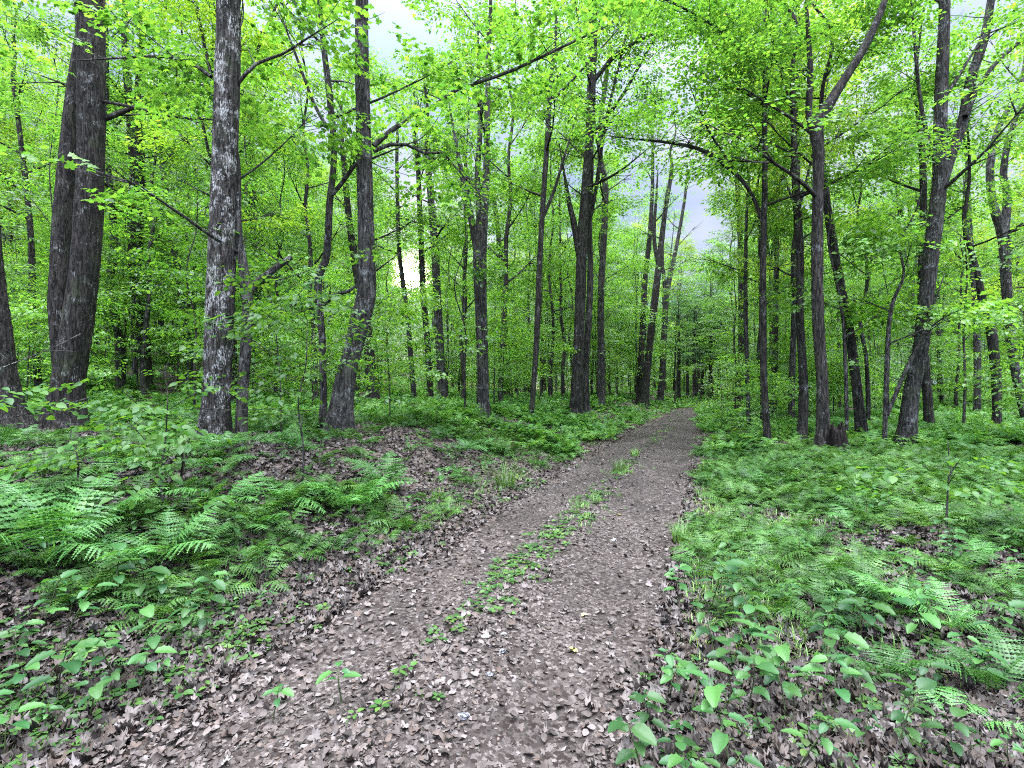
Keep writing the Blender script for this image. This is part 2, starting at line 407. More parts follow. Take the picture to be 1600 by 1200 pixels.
# ------------------------------------------------------------------ trees
def arc(p0, d0, L, n, up, rs, wig=.06):
    P = [np.array(p0, float)]; d = np.array(d0, float); d /= np.linalg.norm(d)
    for i in range(n):
        d = d+np.array([0, 0, up/n])+rs.randn(3)*wig; d /= np.linalg.norm(d)
        P.append(P[-1]+d*L/n)
    return np.array(P)
def limbs(P, R, z0, z1, n, rs, reach=2.6, elev=(.25, 1.1), nsub=5, nspr=4, dens=1., sides=5):
    # limbs up the stem P between heights z0..z1; returns tubes and spray anchors
    tubes, SP, SD = [], [], []
    zz = np.linspace(z0, z1, n)+rs.uniform(-.3, .3, n)*(z1-z0)/max(n, 1)
    az = rs.uniform(0, 6.28)
    for i, z in enumerate(zz):
        k = int(np.clip(np.searchsorted(P[:, 2], z), 1, len(P)-1))
        p, r = P[k], R[k]
        az += 2.4+rs.normal(0, .4); u = (z-z0)/max(z1-z0, .1)
        e = elev[0]+(elev[1]-elev[0])*u+rs.normal(0, .12)
        L = reach*(1.05-.5*u)*rs.uniform(.7, 1.2)
        A = arc(p, [math.cos(az)*math.cos(e), math.sin(az)*math.cos(e), math.sin(e)], L, 6, .25, rs)
        r0 = max(min(r*.5, L*.022), .008)
        tubes.append((A, np.linspace(r0, .006, 7), sides))
        for j in range(nsub):
            q = rs.uniform(.3, 1.); b = A[min(int(q*6), 6)]
            hd = A[6]-A[3]; hd[2] *= .4
            t = rs.choice([-1, 1])*rs.uniform(.3, 1.1)
            c, s_ = math.cos(t), math.sin(t)
            sdn = np.array([hd[0]*c-hd[1]*s_, hd[0]*s_+hd[1]*c, hd[2]+rs.normal(0, .12)])
            B = arc(b, sdn, L*rs.uniform(.25, .55), 4, .1, rs, .1)
            tubes.append((B, np.linspace(r0*.45, .004, 5), 3))
            m = max(1, int(round(nspr*dens)))
            for q2 in range(m):
                f = rs.uniform(.15, 1); w = B[0]+(B[4]-B[0])*f if q2 else B[4]
                SP.append(w+rs.randn(3)*[.12, .12, .14])
                t2 = rs.normal(0, .8); c, s_ = math.cos(t2), math.sin(t2)
                dd = B[4]-B[2]
                SD.append([dd[0]*c-dd[1]*s_, dd[0]*s_+dd[1]*c, rs.normal(0, .12)*np.linalg.norm(dd)])
    return tubes, SP, SD
def leaves_at(name, SP, SD, tmpls, rs, sc=(.7, 1.15), keep=None, base=(0, 0, 0)):
    SP = np.array(SP); SD = np.array(SD)
    if keep is not None:
        k = keep(SP+np.array(base)); SP, SD = SP[k], SD[k]
    if not len(SP): return None
    V, F_ = scatter_mix(tmpls, SP, frames(SD, rs, .22), rs.uniform(*sc, len(SP)), rs)
    return mesh(name, V, F_)
# openings in the canopy where the photograph shows sky: (px, py, rx, ry, depth they start at, strength)
GAPS = [(95, 120, 42, 60, 9, .9), (100, 200, 35, 60, 9, .7), (492, 110, 42, 55, 9, .92), (535, 185, 26, 42, 9, .92), (643, 432, 18, 15, 5, 1.), (600, 425, 14, 9, 8, .9),
        (735, 345, 20, 22, 12, .8), (830, 250, 26, 50, 12, .75), (785, 330, 20, 40, 12, .7), (1010, 250, 70, 50, 14, .75), (1090, 345, 55, 62, 14, .97), (1040, 320, 40, 60, 14, .6),
        (945, 300, 30, 70, 14, .55), (860, 190, 18, 30, 12, .7), (1350, 320, 55, 34, 14, .9), (1520, 275, 30, 16, 12, .9), (1205, 300, 18, 70, 14, .6), (980, 130, 18, 22, 12, .8),
        (645, 300, 16, 18, 12, .8), (660, 175, 30, 22, 9, .6), (1430, 235, 30, 40, 12, .5), (180, 300, 60, 35, 9, .5), (720, 110, 24, 18, 9, .6), (550, 300, 22, 30, 10, .6), (430, 300, 25, 18, 10, .5), (60, 170, 60, 22, 9, .6), (1090, 230, 25, 40, 12, .6), (880, 330, 16, 40, 12, .5), (1245, 250, 20, 25, 12, .5), (1540, 80, 30, 16, 10, .6)]
CORR = []                            # trunks that stay clear of leaves in front of them
def seg_dist(px, py, a, b):
    ab = np.array(b, float)[:2]-np.array(a, float)[:2]; L2 = ab@ab
    u = np.clip(((px-a[0])*ab[0]+(py-a[1])*ab[1])/L2, 0, 1)
    return np.hypot(px-a[0]-u*ab[0], py-a[1]-u*ab[1])-(a[2]+(b[2]-a[2])*u)*.5
def blocked(px, y, r):
    for a, b, d, w in CORR:
        if y < d and w > 13 and min(a[1], b[1]) < 560 and abs((a[0]+b[0])/2-px) < r: return True
    return False
def keep_fn(rs):
    def f(W):
        y = np.maximum(W[:, 1], .5); px = 800+W[:, 0]/y*F; py = 600-(W[:, 2]-CAMH)/y*F
        p = np.zeros(len(W))
        for gx, gy, rx, ry, dmin, s in GAPS:
            rx, ry = rx*1.15, ry*1.15
            e = ((px-gx)/rx)**2+((py-gy)/ry)**2
            p = np.maximum(p, np.where((e < 1.25) & (W[:, 1] > dmin), s*np.clip(2.2-1.75*e, 0, 1), 0))
        for a, b, d, w in CORR:
            m = (W[:, 1] < d-.05)
            if m.any():
                near = seg_dist(px, py, a, b) < 10+140/np.maximum(W[:, 1], 1.)
                p = np.maximum(p, np.where(m & near, .93 if w > 13 else .6, 0))
        # the air over the track stays open
        s_, t_ = st(W[:, 0], W[:, 1])
        p = np.maximum(p, np.where((np.abs(t_) < 1.7) & (W[:, 2] < 3.2), 1., 0))
        p = np.maximum(p, np.where((W[:, 1] < 2.0), 1., 0))
        p = np.maximum(p, np.where(py < -60, .8, 0))
        return rs.rand(len(W)) > p
    return f
def build_trunk(name, tubes, m, parent, base=(0, 0, 0), loc=(0, 0, 0)):
    parts = []
    for t in tubes:
        parts.append(t if isinstance(t[1], np.ndarray) and t[1].ndim == 2 else tube(t[0], t[1], t[2]))
    V, F_ = merge(parts)
    return put(name, fix_quads(name, V, F_), m, parent, loc)

# ------------------------------------------------------------------ the ground and the track
def grid_mesh(name, xs, ys, zf, m):
    X, Y = np.meshgrid(xs, ys); Z = zf(X, Y)
    V = np.stack([X, Y, Z], -1).reshape(-1, 3); nx, ny = len(xs), len(ys)
    i = np.arange(nx*ny).reshape(ny, nx)
    F_ = np.stack([i[:-1, :-1], i[:-1, 1:], i[1:, 1:], i[1:, :-1]], -1).reshape(-1, 4)
    return put(name, mesh(name, V, F_, True), m)
def warp(a, b, n, k):
    u = np.linspace(-1, 1, n); w = np.sinh(k*u)/np.sinh(k)
    return np.where(w < 0, -w*a, w*b)
xs = warp(-260, 260, 420, 5.2); ys = warp(-160, 380, 520, 5.6)
def gz_low(x, y):
    s, t = st(x, y)
    return gz(x, y)-.05*(1-sst(.85, 1.25, np.abs(t)))*((s > -6) & (s < 40))
g = grid_mesh('ground', xs, ys, gz_low, M['ground']); tag(g, kind='structure')
sv = np.concatenate([np.arange(-5, 14, .06), np.arange(14, 36.5, .15)]); tv = np.linspace(-1.22, 1.22, 52)
S_, T_ = np.meshgrid(sv, tv, indexing='ij')
edge = 1+.09*np.sin(S_*1.9)+.07*np.sin(S_*4.7+1)
Tw = T_*edge*tap(S_)
Xp, Yp = PX0+S_*PDX+Tw*PDY, S_*PDY-Tw*PDX
Zp = gz(Xp, Yp)+.012-.05*sst(.9, 1.22, np.abs(T_))+.006*wob(Xp, Yp, 14.)
i = np.arange(Xp.size).reshape(Xp.shape)
Fp = np.stack([i[:-1, :-1], i[:-1, 1:], i[1:, 1:], i[1:, :-1]], -1).reshape(-1, 4)[:, ::-1]
p = put('path', mesh('path', np.stack([Xp, Yp, Zp], -1).reshape(-1, 3), Fp, True), M['path']); tag(p, kind='structure')

def view_pts(rs, n, d0, d1, pw=1., margin=1.08):   # random ground points in front of the camera
    u = rs.rand(n); d = (d0**(1-pw)+u*(d1**(1-pw)-d0**(1-pw)))**(1/(1-pw)) if pw != 1. else d0*(d1/d0)**u
    x = rs.uniform(-1, 1, n)*(d*margin+1.7)
    return x, d
def noise2(x, y, s, k): return .5+.5*wob(x, y, s, k)*1.5

# dead leaves
rs = np.random.RandomState(5)
def litter(name, n, d0, d1, size, kinds, cond, m, label, tilt=.5, pw=1., lift=.008):
    x, y = view_pts(rs, n, d0, d1, pw); k = cond(x, y); x, y = x[k], y[k]
    z = gz(x, y)+lift+rs.rand(len(x))*lift
    a = rs.uniform(0, 6.28, len(x))
    D = np.stack([np.cos(a), np.sin(a), rs.normal(0, tilt*.5, len(x))], 1)
    sz = rs.uniform(*size, len(x))
    z = z+np.abs(D[:, 2])*sz*.25
    tm = []
    for kk in kinds:
        V, F_ = leaf_shape(kk, rs)
        for c in (-1.6, -.8, .7, 1.5):
            W = V.copy(); W[:, 0] -= .5; W[:, 2] = c*(W[:, 0]**2*.7+W[:, 1]**2*1.4)+W[:, 1]*W[:, 0]*c*.8; tm.append((W, F_))
    V, F_ = scatter_mix(tm, np.stack([x, y, z], 1), frames(D, rs, tilt), sz, rs)
    return tag(put(name, mesh(name, V, F_), m), label, 'leaf litter', kind='stuff')
on_path = lambda x, y: np.abs(st(x, y)[1]) < 1.18*tap(st(x, y)[0])
off_path = lambda x, y: np.abs(st(x, y)[1]) >= 1.05
litter('leaf_litter', 210000, 1.3, 22, (.03, .072), (2, 1, 2), off_path, M['litter'], 'curled grey and brown dead leaves covering the forest floor', .55, 1.)
litter('path_litter', 170000, 1.3, 34, (.013, .036), (0, 1), lambda x, y: on_path(x, y) & (rs.rand(len(x)) < .12+.88*sst(.35, .65, noise2(x, y, 2.1, 9.)*.5+.5*np.abs(np.abs(st(x, y)[1])-.72)/.5)), M['pathlitter'], 'crushed grey dead leaves lying over the dirt track', .5, 1.)
litter('path_edge_litter', 62000, 1.3, 18, (.03, .062), (2, 1), lambda x, y: on_path(x, y) & (rs.rand(len(x)) < .06+.55*np.exp(-(st(x, y)[1]/.22)**2)+.85*sst(.35, 1.1, np.abs(st(x, y)[1]-.15))*noise2(x, y, 1.7, 3.)), M['pathlitter'],
       'larger pale dead leaves along the edges of the track', .45, 1., .012)

# ------------------------------------------------------------------ hero trees, traced from base to top: (px, py, width)
SHORT = ['the left edge trunk', 'the very thick leaning trunk', 'the white patched trunk', 'the slim smooth trunk', 'the curved scaly trunk', 'the trunk behind the scaly one',
 'the wavy thin trunk', 'the trunk under the sun', 'the dark trunk beside the sun', 'the left-leaning grey trunk', 'the candelabrum tree', 'the slim pair', 'the thin straight trunk', 'the thin black trunk',
 'the sturdy flared trunk', 'the elbowed grey trunk', 'the leaning pair', 'the leaning pair', 'the thin upright fork', 'the dark twin pair', 'the thin crossing trunk', 'the arching bough trunk',
 'the dark straight trunk', 'the stump tree', 'the thick left-leaning trunk', 'the very thin dark pole', 'the forked young tree', 'the big forked trunk', 'the reddish trunk', 'the slanting trunk by the log',
 'the tree with curved arms', 'the pale slender trunk', 'the touching twin trunks', 'the touching twin trunks', 'the bent slender trunk', 'the dark trunk up the slope', 'the pale distant trunk', 'the trunk above the side branch']
ORD = ['nearest', 'second', 'third', 'fourth', 'fifth', 'sixth', 'seventh', 'eighth', 'ninth', 'tenth', 'eleventh', 'twelfth', 'thirteenth', 'fourteenth', 'fifteenth', 'sixteenth', 'seventeenth', 'eighteenth', 'nineteenth', 'twentieth']+['twenty-'+w for w in ('first', 'second', 'third', 'fourth', 'fifth', 'sixth', 'seventh', 'eighth', 'ninth')]+[q+'-'+w for q in ('thirty', 'forty', 'fifty', 'sixty', 'seventy', 'eighty') for w in ('first', 'second', 'third', 'fourth', 'fifth', 'sixth', 'seventh', 'eighth', 'ninth')]
def side_of(px, only=None):
    best = min((abs(np.interp(560, [p[1] for p in h['pts'][::-1]], [p[0] for p in h['pts'][::-1]])-px), i, px) for i, h in enumerate(HEROES) if only is None or i in only)
    hx = np.interp(560, [p[1] for p in HEROES[best[1]]['pts'][::-1]], [p[0] for p in HEROES[best[1]]['pts'][::-1]])
    return ('left' if px < hx else 'right')+' of '+SHORT[best[1]]
def rank_labels(items, fmt, cat_group):      # items: (object, px, distance); numbered back from the camera beside a traced trunk
    bk = {}
    for o, px, d in items: bk.setdefault(side_of(px), []).append((d, o))
    for k, L_ in bk.items():
        for n, (d, o) in enumerate(sorted(L_, key=lambda q: q[0])):
            o['label'] = fmt.format('only' if len(L_) == 1 else ORD[min(n, len(ORD)-1)], k); o['group'] = cat_group
def hero(idx, label, pts, bark='bark_grey', H=16., limb=(6, 10), reach=2.4, cano='canopy', branches=(), dd=0., base=None, flare=.55, rough=.035, spr=None, name='maple_tree', dens=1.25, sides=16, z0=None):
    rs = np.random.RandomState(100+idx)
    x0, d0, z0_ = hit(*(base or pts[0][:2]))
    if base: d0 = d0
    P, R = [], []
    n = len(pts)
    for i, (px, py, w) in enumerate(pts):
        d = d0+dd*i/n
        P.append([(px-800)/F*d, d, CAMH+(600-py)/F*d]); R.append(max(w*.46*d/F, .006))
    P = np.array(P); R = np.array(R)
    P[0, 2] = z0_-.06
    H = max(H, P[-1][2]-z0_+3.)
    root = empty(name, (P[0][0], P[0][1], z0_))
    o = P[0].copy(); o[2] = z0_
    P = P-o
    top = P[-1].copy()
    if top[2] < H:        # carry the stem on above the picture
        dirn = (P[-1]-P[-2])/np.linalg.norm(P[-1]-P[-2]); dirn = dirn*.6+np.array([0, 0, .6])
        for u in (.25, .5, .75, 1.):
            P = np.vstack([P, top+dirn/dirn[2]*(H-top[2])*u*[1, 1, 1]+rs.randn(3)*[.12, .12, 0]]); R = np.append(R, R[n-1]*(1-.8*u))
    near = d0 < 14
    Pr, Rr = resample(P, R, .07 if d0 < 10 else (.14 if near else .3))
    tb = [tube(Pr, Rr, 28 if d0 < 10 else sides, rough, flare, idx*1.7)]
    SP, SD = [], []
    for b in branches:     # (list of (px,py,w), depth drift, leafy sprays)
        bp, drift, ns = b
        B, BR = [], []
        for i, (px, py, w) in enumerate(bp):
            d = d0+dd*.3+drift*i/(len(bp)-1)
            B.append([(px-800)/F*d, d, CAMH+(600-py)/F*d]); BR.append(max(w*.5*d/F, .005))
        e_ = np.array(B[-1])-np.array(B[-2]); e_ = e_/np.linalg.norm(e_)*min(1.6, BR[-1]*40)
        if bp[-1][2] < 8: B.append(list(np.array(B[-1])+e_)); BR.append(.005)
        B = np.array(B)-o; BR = np.array(BR)
        B2, BR2 = resample(B, BR, .15)
        tb.append(tube(B2, BR2, 8, rough*.6, 0, idx))
        if len(B2) > 4 and ns:
            for j in range(ns):
                k = rs.randint(len(B2)//4, len(B2)); a = rs.uniform(0, 6.28)
                dr = (B2[-1]-B2[0])/np.linalg.norm(B2[-1]-B2[0])*.5+np.array([math.cos(a), math.sin(a), rs.normal(.1, .2)])
                A = arc(B2[k], dr, rs.uniform(.4, 1.3), 4, .1, rs, .1)
                tb.append(tube(A, np.linspace(min(BR2[k]*.5, .014), .004, 5), 3))
                for q in (2, 3, 4, 4): SP.append(A[q]); SD.append(list((A[4]-A[2])+rs.randn(3)*[.4, .4, .06]))
    zl = z0 if z0 is not None else H*.45
    tl, sp, s2 = limbs(Pr, Rr, zl, H*.97, rs.randint(*limb), rs, reach, (.35, 1.15), nsub=5, nspr=4, dens=dens)
    tb += [tube(a, r, s) for a, r, s in tl]; SP += sp; SD += s2
    V, F_ = merge(tb)
    put('trunk', fix_quads('trunk', V, F_), M[bark], root)
    tm = spr or (SPR2 if d0 < 10 else SPR0)
    cm = leaves_at('crown', SP, SD, tm, rs, keep=keep_fn(rs), base=o)
    if cm: put('crown', cm, M[cano], root)
    tag(root, label, 'tree')
    return root, d0

HEROES = [
 dict(label='thick dark trunk at the left edge of the photo with a flared mossy foot', pts=[(14, 672, 50), (2, 600, 44), (-4, 520, 40), (-16, 420, 36), (-34, 200, 32)], bark='bark_dark', H=13, branches=[]),
 dict(label='very thick dark leaning trunk second from the left edge, clasped by a second stem', pts=[(103, 668, 49), (107, 600, 46), (122, 500, 44), (134, 400, 41), (142, 250, 39), (142, 60, 40), (143, -20, 40)], bark='bark_dark', H=12.5,
      branches=[([(97, 600, 20), (94, 480, 30), (97, 380, 28), (102, 300, 26), (110, 200, 22), (116, 120, 16), (124, 60, 12)], .45, 3), ([(160, 158, 5), (210, 168, 4.5), (270, 182, 4), (335, 187, 3)], -.4, 5)]),
 dict(label='thick trunk with bright white lichen patches, standing on the leaf covered mound', pts=[(332, 692, 46), (339, 600, 42), (345, 450, 44), (350, 300, 41), (357, 66, 38), (359, -20, 36)], bark='bark_white', H=12.5,
      branches=[([(330, 120, 6), (290, 95, 5), (240, 88, 4), (165, 92, 3)], .3, 8), ([(372, 130, 6), (400, 100, 5), (440, 85, 4), (480, 60, 3)], -.2, 8)]),
 dict(label='slim smooth grey trunk close beside the white patched one, with one thick side branch', pts=[(376, 690, 20), (380, 600, 18), (386, 520, 17), (386, 460, 17), (379, 410, 15), (372, 350, 11), (372, 250, 6)], bark='bark_grey', H=6.5, limb=(4, 6), reach=1.6, z0=3.,
      branches=[([(384, 462, 14), (398, 445, 13), (420, 427, 11), (440, 412, 10), (455, 402, 8)], .1, 2)]),
 dict(label='curved scaly trunk left of the sun with a long bough rising to the right', pts=[(528, 678, 42), (537, 610, 34), (548, 560, 30), (563, 500, 34), (573, 450, 31), (571, 330, 26), (568, 200, 25), (565, 60, 22), (565, -20, 21)], bark='bark_grey', H=12.5,
      branches=[([(584, 228, 9), (610, 205, 8), (640, 186, 7), (680, 164, 6), (710, 142, 6), (750, 128, 5), (800, 110, 5), (890, 68, 4)], .6, 20), ([(584, 236, 7), (610, 226, 6), (635, 226, 5), (665, 240, 5), (690, 238, 4), (712, 262, 3)], .4, 12)]),
 dict(label='straight dark trunk just behind the curved scaly one', pts=[(584, 630, 19), (578, 560, 17), (568, 480, 17), (557, 420, 14), (545, 340, 11), (538, 260, 9)], bark='bark_dark', H=14),
 dict(label='wavy thin trunk between the slim grey one and the curved scaly one', pts=[(505, 668, 14), (505, 600, 12), (503, 520, 11), (497, 440, 13), (510, 400, 12), (515, 320, 11), (522, 240, 10), (515, 150, 11), (505, 66, 9), (500, -10, 8)], bark='bark_grey', H=12,
      branches=[([(514, 310, 7), (535, 285, 7), (555, 258, 6), (575, 250, 4)], 0, 3), ([(504, 478, 6), (520, 462, 6), (545, 455, 5), (565, 440, 4)], 0, 0), ([(512, 200, 6), (490, 160, 5), (460, 80, 4)], .2, 6)]),
 dict(label='slender trunk standing directly under the bright sun', pts=[(648, 628, 9), (642, 560, 9), (636, 490, 8), (628, 430, 8), (623, 380, 7), (620, 250, 6)], H=14),
 dict(label='slender dark trunk just right of the sun', pts=[(673, 629, 11), (668, 540, 10), (661, 450, 10), (657, 350, 9), (652, 240, 8)], H=14, bark='bark_dark'),
 dict(label='straight grey trunk leaning left, second to the right of the sun', pts=[(693, 632, 16), (688, 560, 15), (684, 480, 14), (680, 400, 13), (675, 330, 12), (668, 250, 10)], H=14),
 dict(label='grey trunk that splits into three stems like a candelabrum', pts=[(755, 648, 21), (754, 560, 19), (751, 470, 21), (750, 395, 24), (757, 330, 13), (760, 250, 11), (762, 150, 9), (764, 50, 7)], H=13,
      branches=[([(748, 400, 14), (738, 350, 11), (728, 300, 9), (720, 265, 8), (712, 220, 5)], 0, 6), ([(750, 395, 12), (748, 330, 9), (746, 270, 9), (750, 200, 8), (748, 110, 5)], .3, 6)]),
 dict(label='slim dark trunk of a close pair just right of the candelabrum tree', pts=[(792, 622, 11), (789, 520, 10), (784, 430, 9), (777, 350, 8), (770, 300, 7)], H=13, bark='bark_dark'),
 dict(label='thin straight trunk between the candelabrum tree and the leaning black sapling', pts=[(822, 612, 10), (821, 520, 9), (824, 420, 9), (828, 340, 9), (838, 260, 7), (848, 180, 6)], H=14,
      branches=[([(823, 350, 6), (812, 300, 5), (800, 262, 4)], 0, 3)]),
 dict(label='thin black trunk rising from ferns, bending right as it climbs', pts=[(829, 658, 9), (834, 600, 9), (839, 520, 10), (842, 440, 10), (847, 340, 9), (855, 220, 9), (860, 130, 7), (868, 60, 5)], H=12, bark='bark_dark',
      branches=[([(846, 345, 6), (865, 300, 5), (880, 250, 4)], 0, 3), ([(858, 160, 5), (890, 130, 4), (935, 80, 3)], 0, 5)]),
 dict(label='sturdy trunk with a flared foot left of where the track disappears', pts=[(899, 653, 22), (903, 560, 18), (907, 460, 18), (910, 370, 18), (916, 280, 14), (922, 200, 15), (925, 110, 15), (928, 40, 12)], H=14, bark='bark_dark', flare=.5,
      branches=[([(905, 400, 10), (897, 350, 10), (890, 320, 8), (884, 285, 5)], 0, 3), ([(928, 205, 7), (950, 180, 6), (975, 145, 5), (1006, 90, 4)], 0, 8), ([(925, 130, 7), (970, 80, 6), (1040, 45, 4), (1090, 30, 3)], -.5, 26), ([(925, 120, 8), (912, 90, 7), (906, 50, 5)], 0, 4)]),
 dict(label='straight grey trunk with a small elbow high up, just right of the flared one', pts=[(939, 637, 14), (939, 560, 12), (939, 460, 11), (943, 380, 11), (946, 290, 11), (938, 250, 9), (939, 190, 9), (950, 100, 7)], H=14),
 dict(label='slim dark trunk, left one of the pair leaning right beside the track end', pts=[(998, 632, 10), (1002, 560, 10), (1007, 450, 9), (1015, 370, 8), (1019, 300, 6), (1020, 220, 5)], H=15, bark='bark_dark'),
 dict(label='slim dark trunk, right one of the leaning pair beside the track end', pts=[(1007, 637, 13), (1013, 560, 12), (1024, 460, 12), (1030, 410, 11), (1038, 340, 8), (1050, 260, 6)], H=14, bark='bark_dark',
      branches=[([(1029, 415, 7), (1022, 370, 6), (1026, 300, 4)], 0, 3)]),
 dict(label='forked trunk with thin upright forks nearest left of the dark conifers', pts=[(1031, 632, 11), (1036, 560, 10), (1040, 480, 10), (1045, 440, 9), (1058, 380, 6), (1070, 310, 5)], H=13,
      branches=[([(1041, 470, 7), (1036, 420, 5), (1035, 370, 4)], 0, 2)]),
 dict(label='dark trunk of a twin pair right of the track end, standing in pale leaves', pts=[(1156, 642, 10), (1158, 540, 10), (1158, 430, 10), (1155, 340, 8), (1150, 260, 6)], H=14, bark='bark_dark'),
 dict(label='thinner trunk crossing in front of the dark twin pair right of the track', pts=[(1170, 670, 7), (1167, 570, 7), (1165, 470, 7), (1166, 350, 5), (1170, 280, 4)], H=9, limb=(5, 8), reach=1.6),
 dict(label='slim trunk right of the track whose long thin bough arches left over it', pts=[(1200, 693, 13), (1194, 600, 11), (1192, 470, 11), (1193, 380, 10), (1195, 280, 9), (1195, 160, 8), (1196, 50, 7)], H=12, bark='bark_dark',
      branches=[([(1195, 130, 6), (1160, 80, 5), (1100, 30, 4), (1020, -10, 3)], -.6, 30), ([(1195, 110, 5), (1150, 40, 4), (1100, -20, 3)], 1.5, 20),
                ([(1192, 350, 6), (1180, 315, 6), (1162, 285, 6), (1140, 264, 6), (1105, 238, 6), (1060, 225, 5), (1000, 218, 3)], .8, 22), ([(1150, 275, 4), (1130, 240, 3), (1105, 200, 3), (1080, 140, 2)], .6, 8),
                ([(1195, 165, 5), (1165, 145, 4), (1110, 120, 3)], .3, 8)]),
 dict(label='dark straight trunk left of the one with the rotten stump', pts=[(1252, 690, 17), (1256, 610, 14), (1250, 500, 12), (1250, 400, 12), (1244, 300, 13), (1240, 200, 9), (1238, 110, 7)], H=13, bark='bark_dark'),
 dict(label='dark trunk with a rotten stump at its foot and a heavy bent limb', pts=[(1286, 704, 23), (1285, 600, 18), (1278, 500, 18), (1277, 400, 18), (1278, 300, 17), (1279, 240, 17), (1276, 200, 21), (1300, 155, 17), (1322, 120, 14), (1355, 66, 13), (1385, -10, 10)], H=9.5, bark='bark_dark', limb=(3, 5),
      branches=[([(1274, 205, 12), (1264, 180, 10), (1266, 110, 9), (1262, 40, 6)], 0, 5), ([(1276, 215, 6), (1245, 190, 5), (1205, 165, 4)], 0, 6)]),
 dict(label='thick trunk leaning left behind the tree with the rotten stump', pts=[(1348, 686, 20), (1338, 600, 15), (1326, 510, 14), (1310, 430, 14), (1298, 360, 13), (1290, 300, 11), (1284, 230, 8)], H=13, bark='bark_dark'),
 dict(label='very thin dark pole between the stump tree and the thick left leaning trunk', pts=[(1323, 694, 6), (1322, 600, 6), (1318, 510, 5), (1312, 465, 5), (1305, 430, 4)], H=6, limb=(5, 7), reach=1.2, z0=2.4, spr=SPR1, name='young_tree', cano='under'),
 dict(label='thin forked young tree with a long arm slanting up to the right', pts=[(1382, 700, 7), (1384, 620, 7), (1388, 520, 7), (1396, 470, 6), (1412, 430, 4)], H=5.5, limb=(5, 7), reach=1.4, z0=2.2, spr=SPR1, name='young_tree', cano='under',
      branches=[([(1386, 648, 6), (1400, 615, 6), (1417, 575, 6), (1438, 533, 5), (1450, 500, 4)], .1, 8)]),
 dict(label='thickest trunk on the right side, leaning right then splitting into a tall fork', pts=[(1415, 697, 27), (1425, 610, 24), (1439, 540, 22), (1450, 440, 22), (1462, 340, 23), (1468, 280, 21), (1470, 170, 19), (1474, 66, 17), (1476, -20, 15)], H=12, bark='bark_grey', limb=(4, 6),
      branches=[([(1470, 290, 17), (1482, 255, 15), (1495, 220, 14), (1507, 180, 15), (1518, 120, 14), (1538, 60, 12), (1550, -10, 9)], .3, 8), ([(1508, 182, 8), (1530, 135, 7), (1555, 100, 6), (1592, 66, 5)], .1, 8),
                ([(1460, 250, 6), (1446, 200, 6), (1436, 140, 5), (1429, 60, 5)], 0, 6)]),
 dict(label='straight reddish dark trunk directly behind the thickest trunk on the right', pts=[(1453, 672, 15), (1446, 580, 13), (1440, 470, 13), (1443, 350, 11), (1441, 240, 9)], H=13, bark='bark_dark'),
 dict(label='dark trunk slanting left beside the fallen log near the right edge', pts=[(1558, 673, 13), (1557, 600, 13), (1549, 520, 15), (1536, 475, 12), (1526, 420, 8)], H=10, bark='bark_dark'),
 dict(label='grey trunk near the right edge dividing into two curved arms', pts=[(1606, 662, 12), (1590, 600, 12), (1578, 520, 13), (1572, 440, 14), (1568, 370, 17), (1552, 320, 11), (1547, 260, 11), (1560, 200, 9), (1588, 150, 7)], H=12, limb=(4, 6),
      branches=[([(1568, 372, 12), (1574, 310, 10), (1568, 270, 9), (1578, 210, 8), (1602, 150, 6)], .3, 6)]),
 dict(label='pale grey slender trunk behind ferns left of the slanting trunk on the right', pts=[(1527, 650, 10), (1527, 560, 10), (1524, 470, 9), (1518, 400, 8), (1512, 300, 7)], H=14),
 dict(label='left stem of two touching upright trunks between the two thickest left trunks', pts=[(227, 612, 12), (222, 540, 11), (209, 440, 11), (205, 340, 12), (209, 270, 13), (201, 150, 12), (195, 60, 11)], H=14, bark='bark_dark'),
 dict(label='right stem of two touching upright trunks between the two thickest left trunks', pts=[(233, 608, 12), (229, 540, 12), (222, 460, 12), (218, 370, 11), (221, 260, 12), (215, 160, 10), (222, 60, 9)], H=14, bark='bark_dark'),
 dict(label='bent slender trunk between the left edge tree and the very thick leaning one', pts=[(62, 622, 11), (57, 560, 10), (50, 480, 10), (50, 400, 9), (42, 300, 8), (30, 200, 7), (20, 120, 6)], H=13, bark='bark_dark'),
 dict(label='dark trunk leaning left, seen left of the white patched one far up the slope', pts=[(300, 600, 13), (292, 520, 13), (284, 460, 13), (270, 380, 11), (258, 290, 10), (247, 180, 8)], H=16, bark='bark_dark'),
 dict(label='pale distant trunk right of the twin touching trunks on the left slope', pts=[(255, 560, 9), (250, 490, 9), (243, 400, 8), (238, 300, 7)], H=16),
 dict(label='straight trunk just right of the white patched one, high above the side branch', pts=[(400, 600, 12), (398, 500, 12), (396, 400, 12), (395, 300, 12), (393, 200, 9)], H=14, bark='bark_dark'),
]
for h in HEROES:
    dh = hit(*h['pts'][0][:2])[1]
    for pl in [h['pts']]+[b[0] for b in h.get('branches', ())]:
        for a, b in zip(pl[:-1], pl[1:]):
            if (a[2]+b[2])/2 > 7.5: CORR.append((a, b, dh, (a[2]+b[2])/2))
    if dh < 10 and h['pts'][0][2] > 30: h['z0'] = 8.3
for i, h in enumerate(HEROES):
    hero(i, **h)

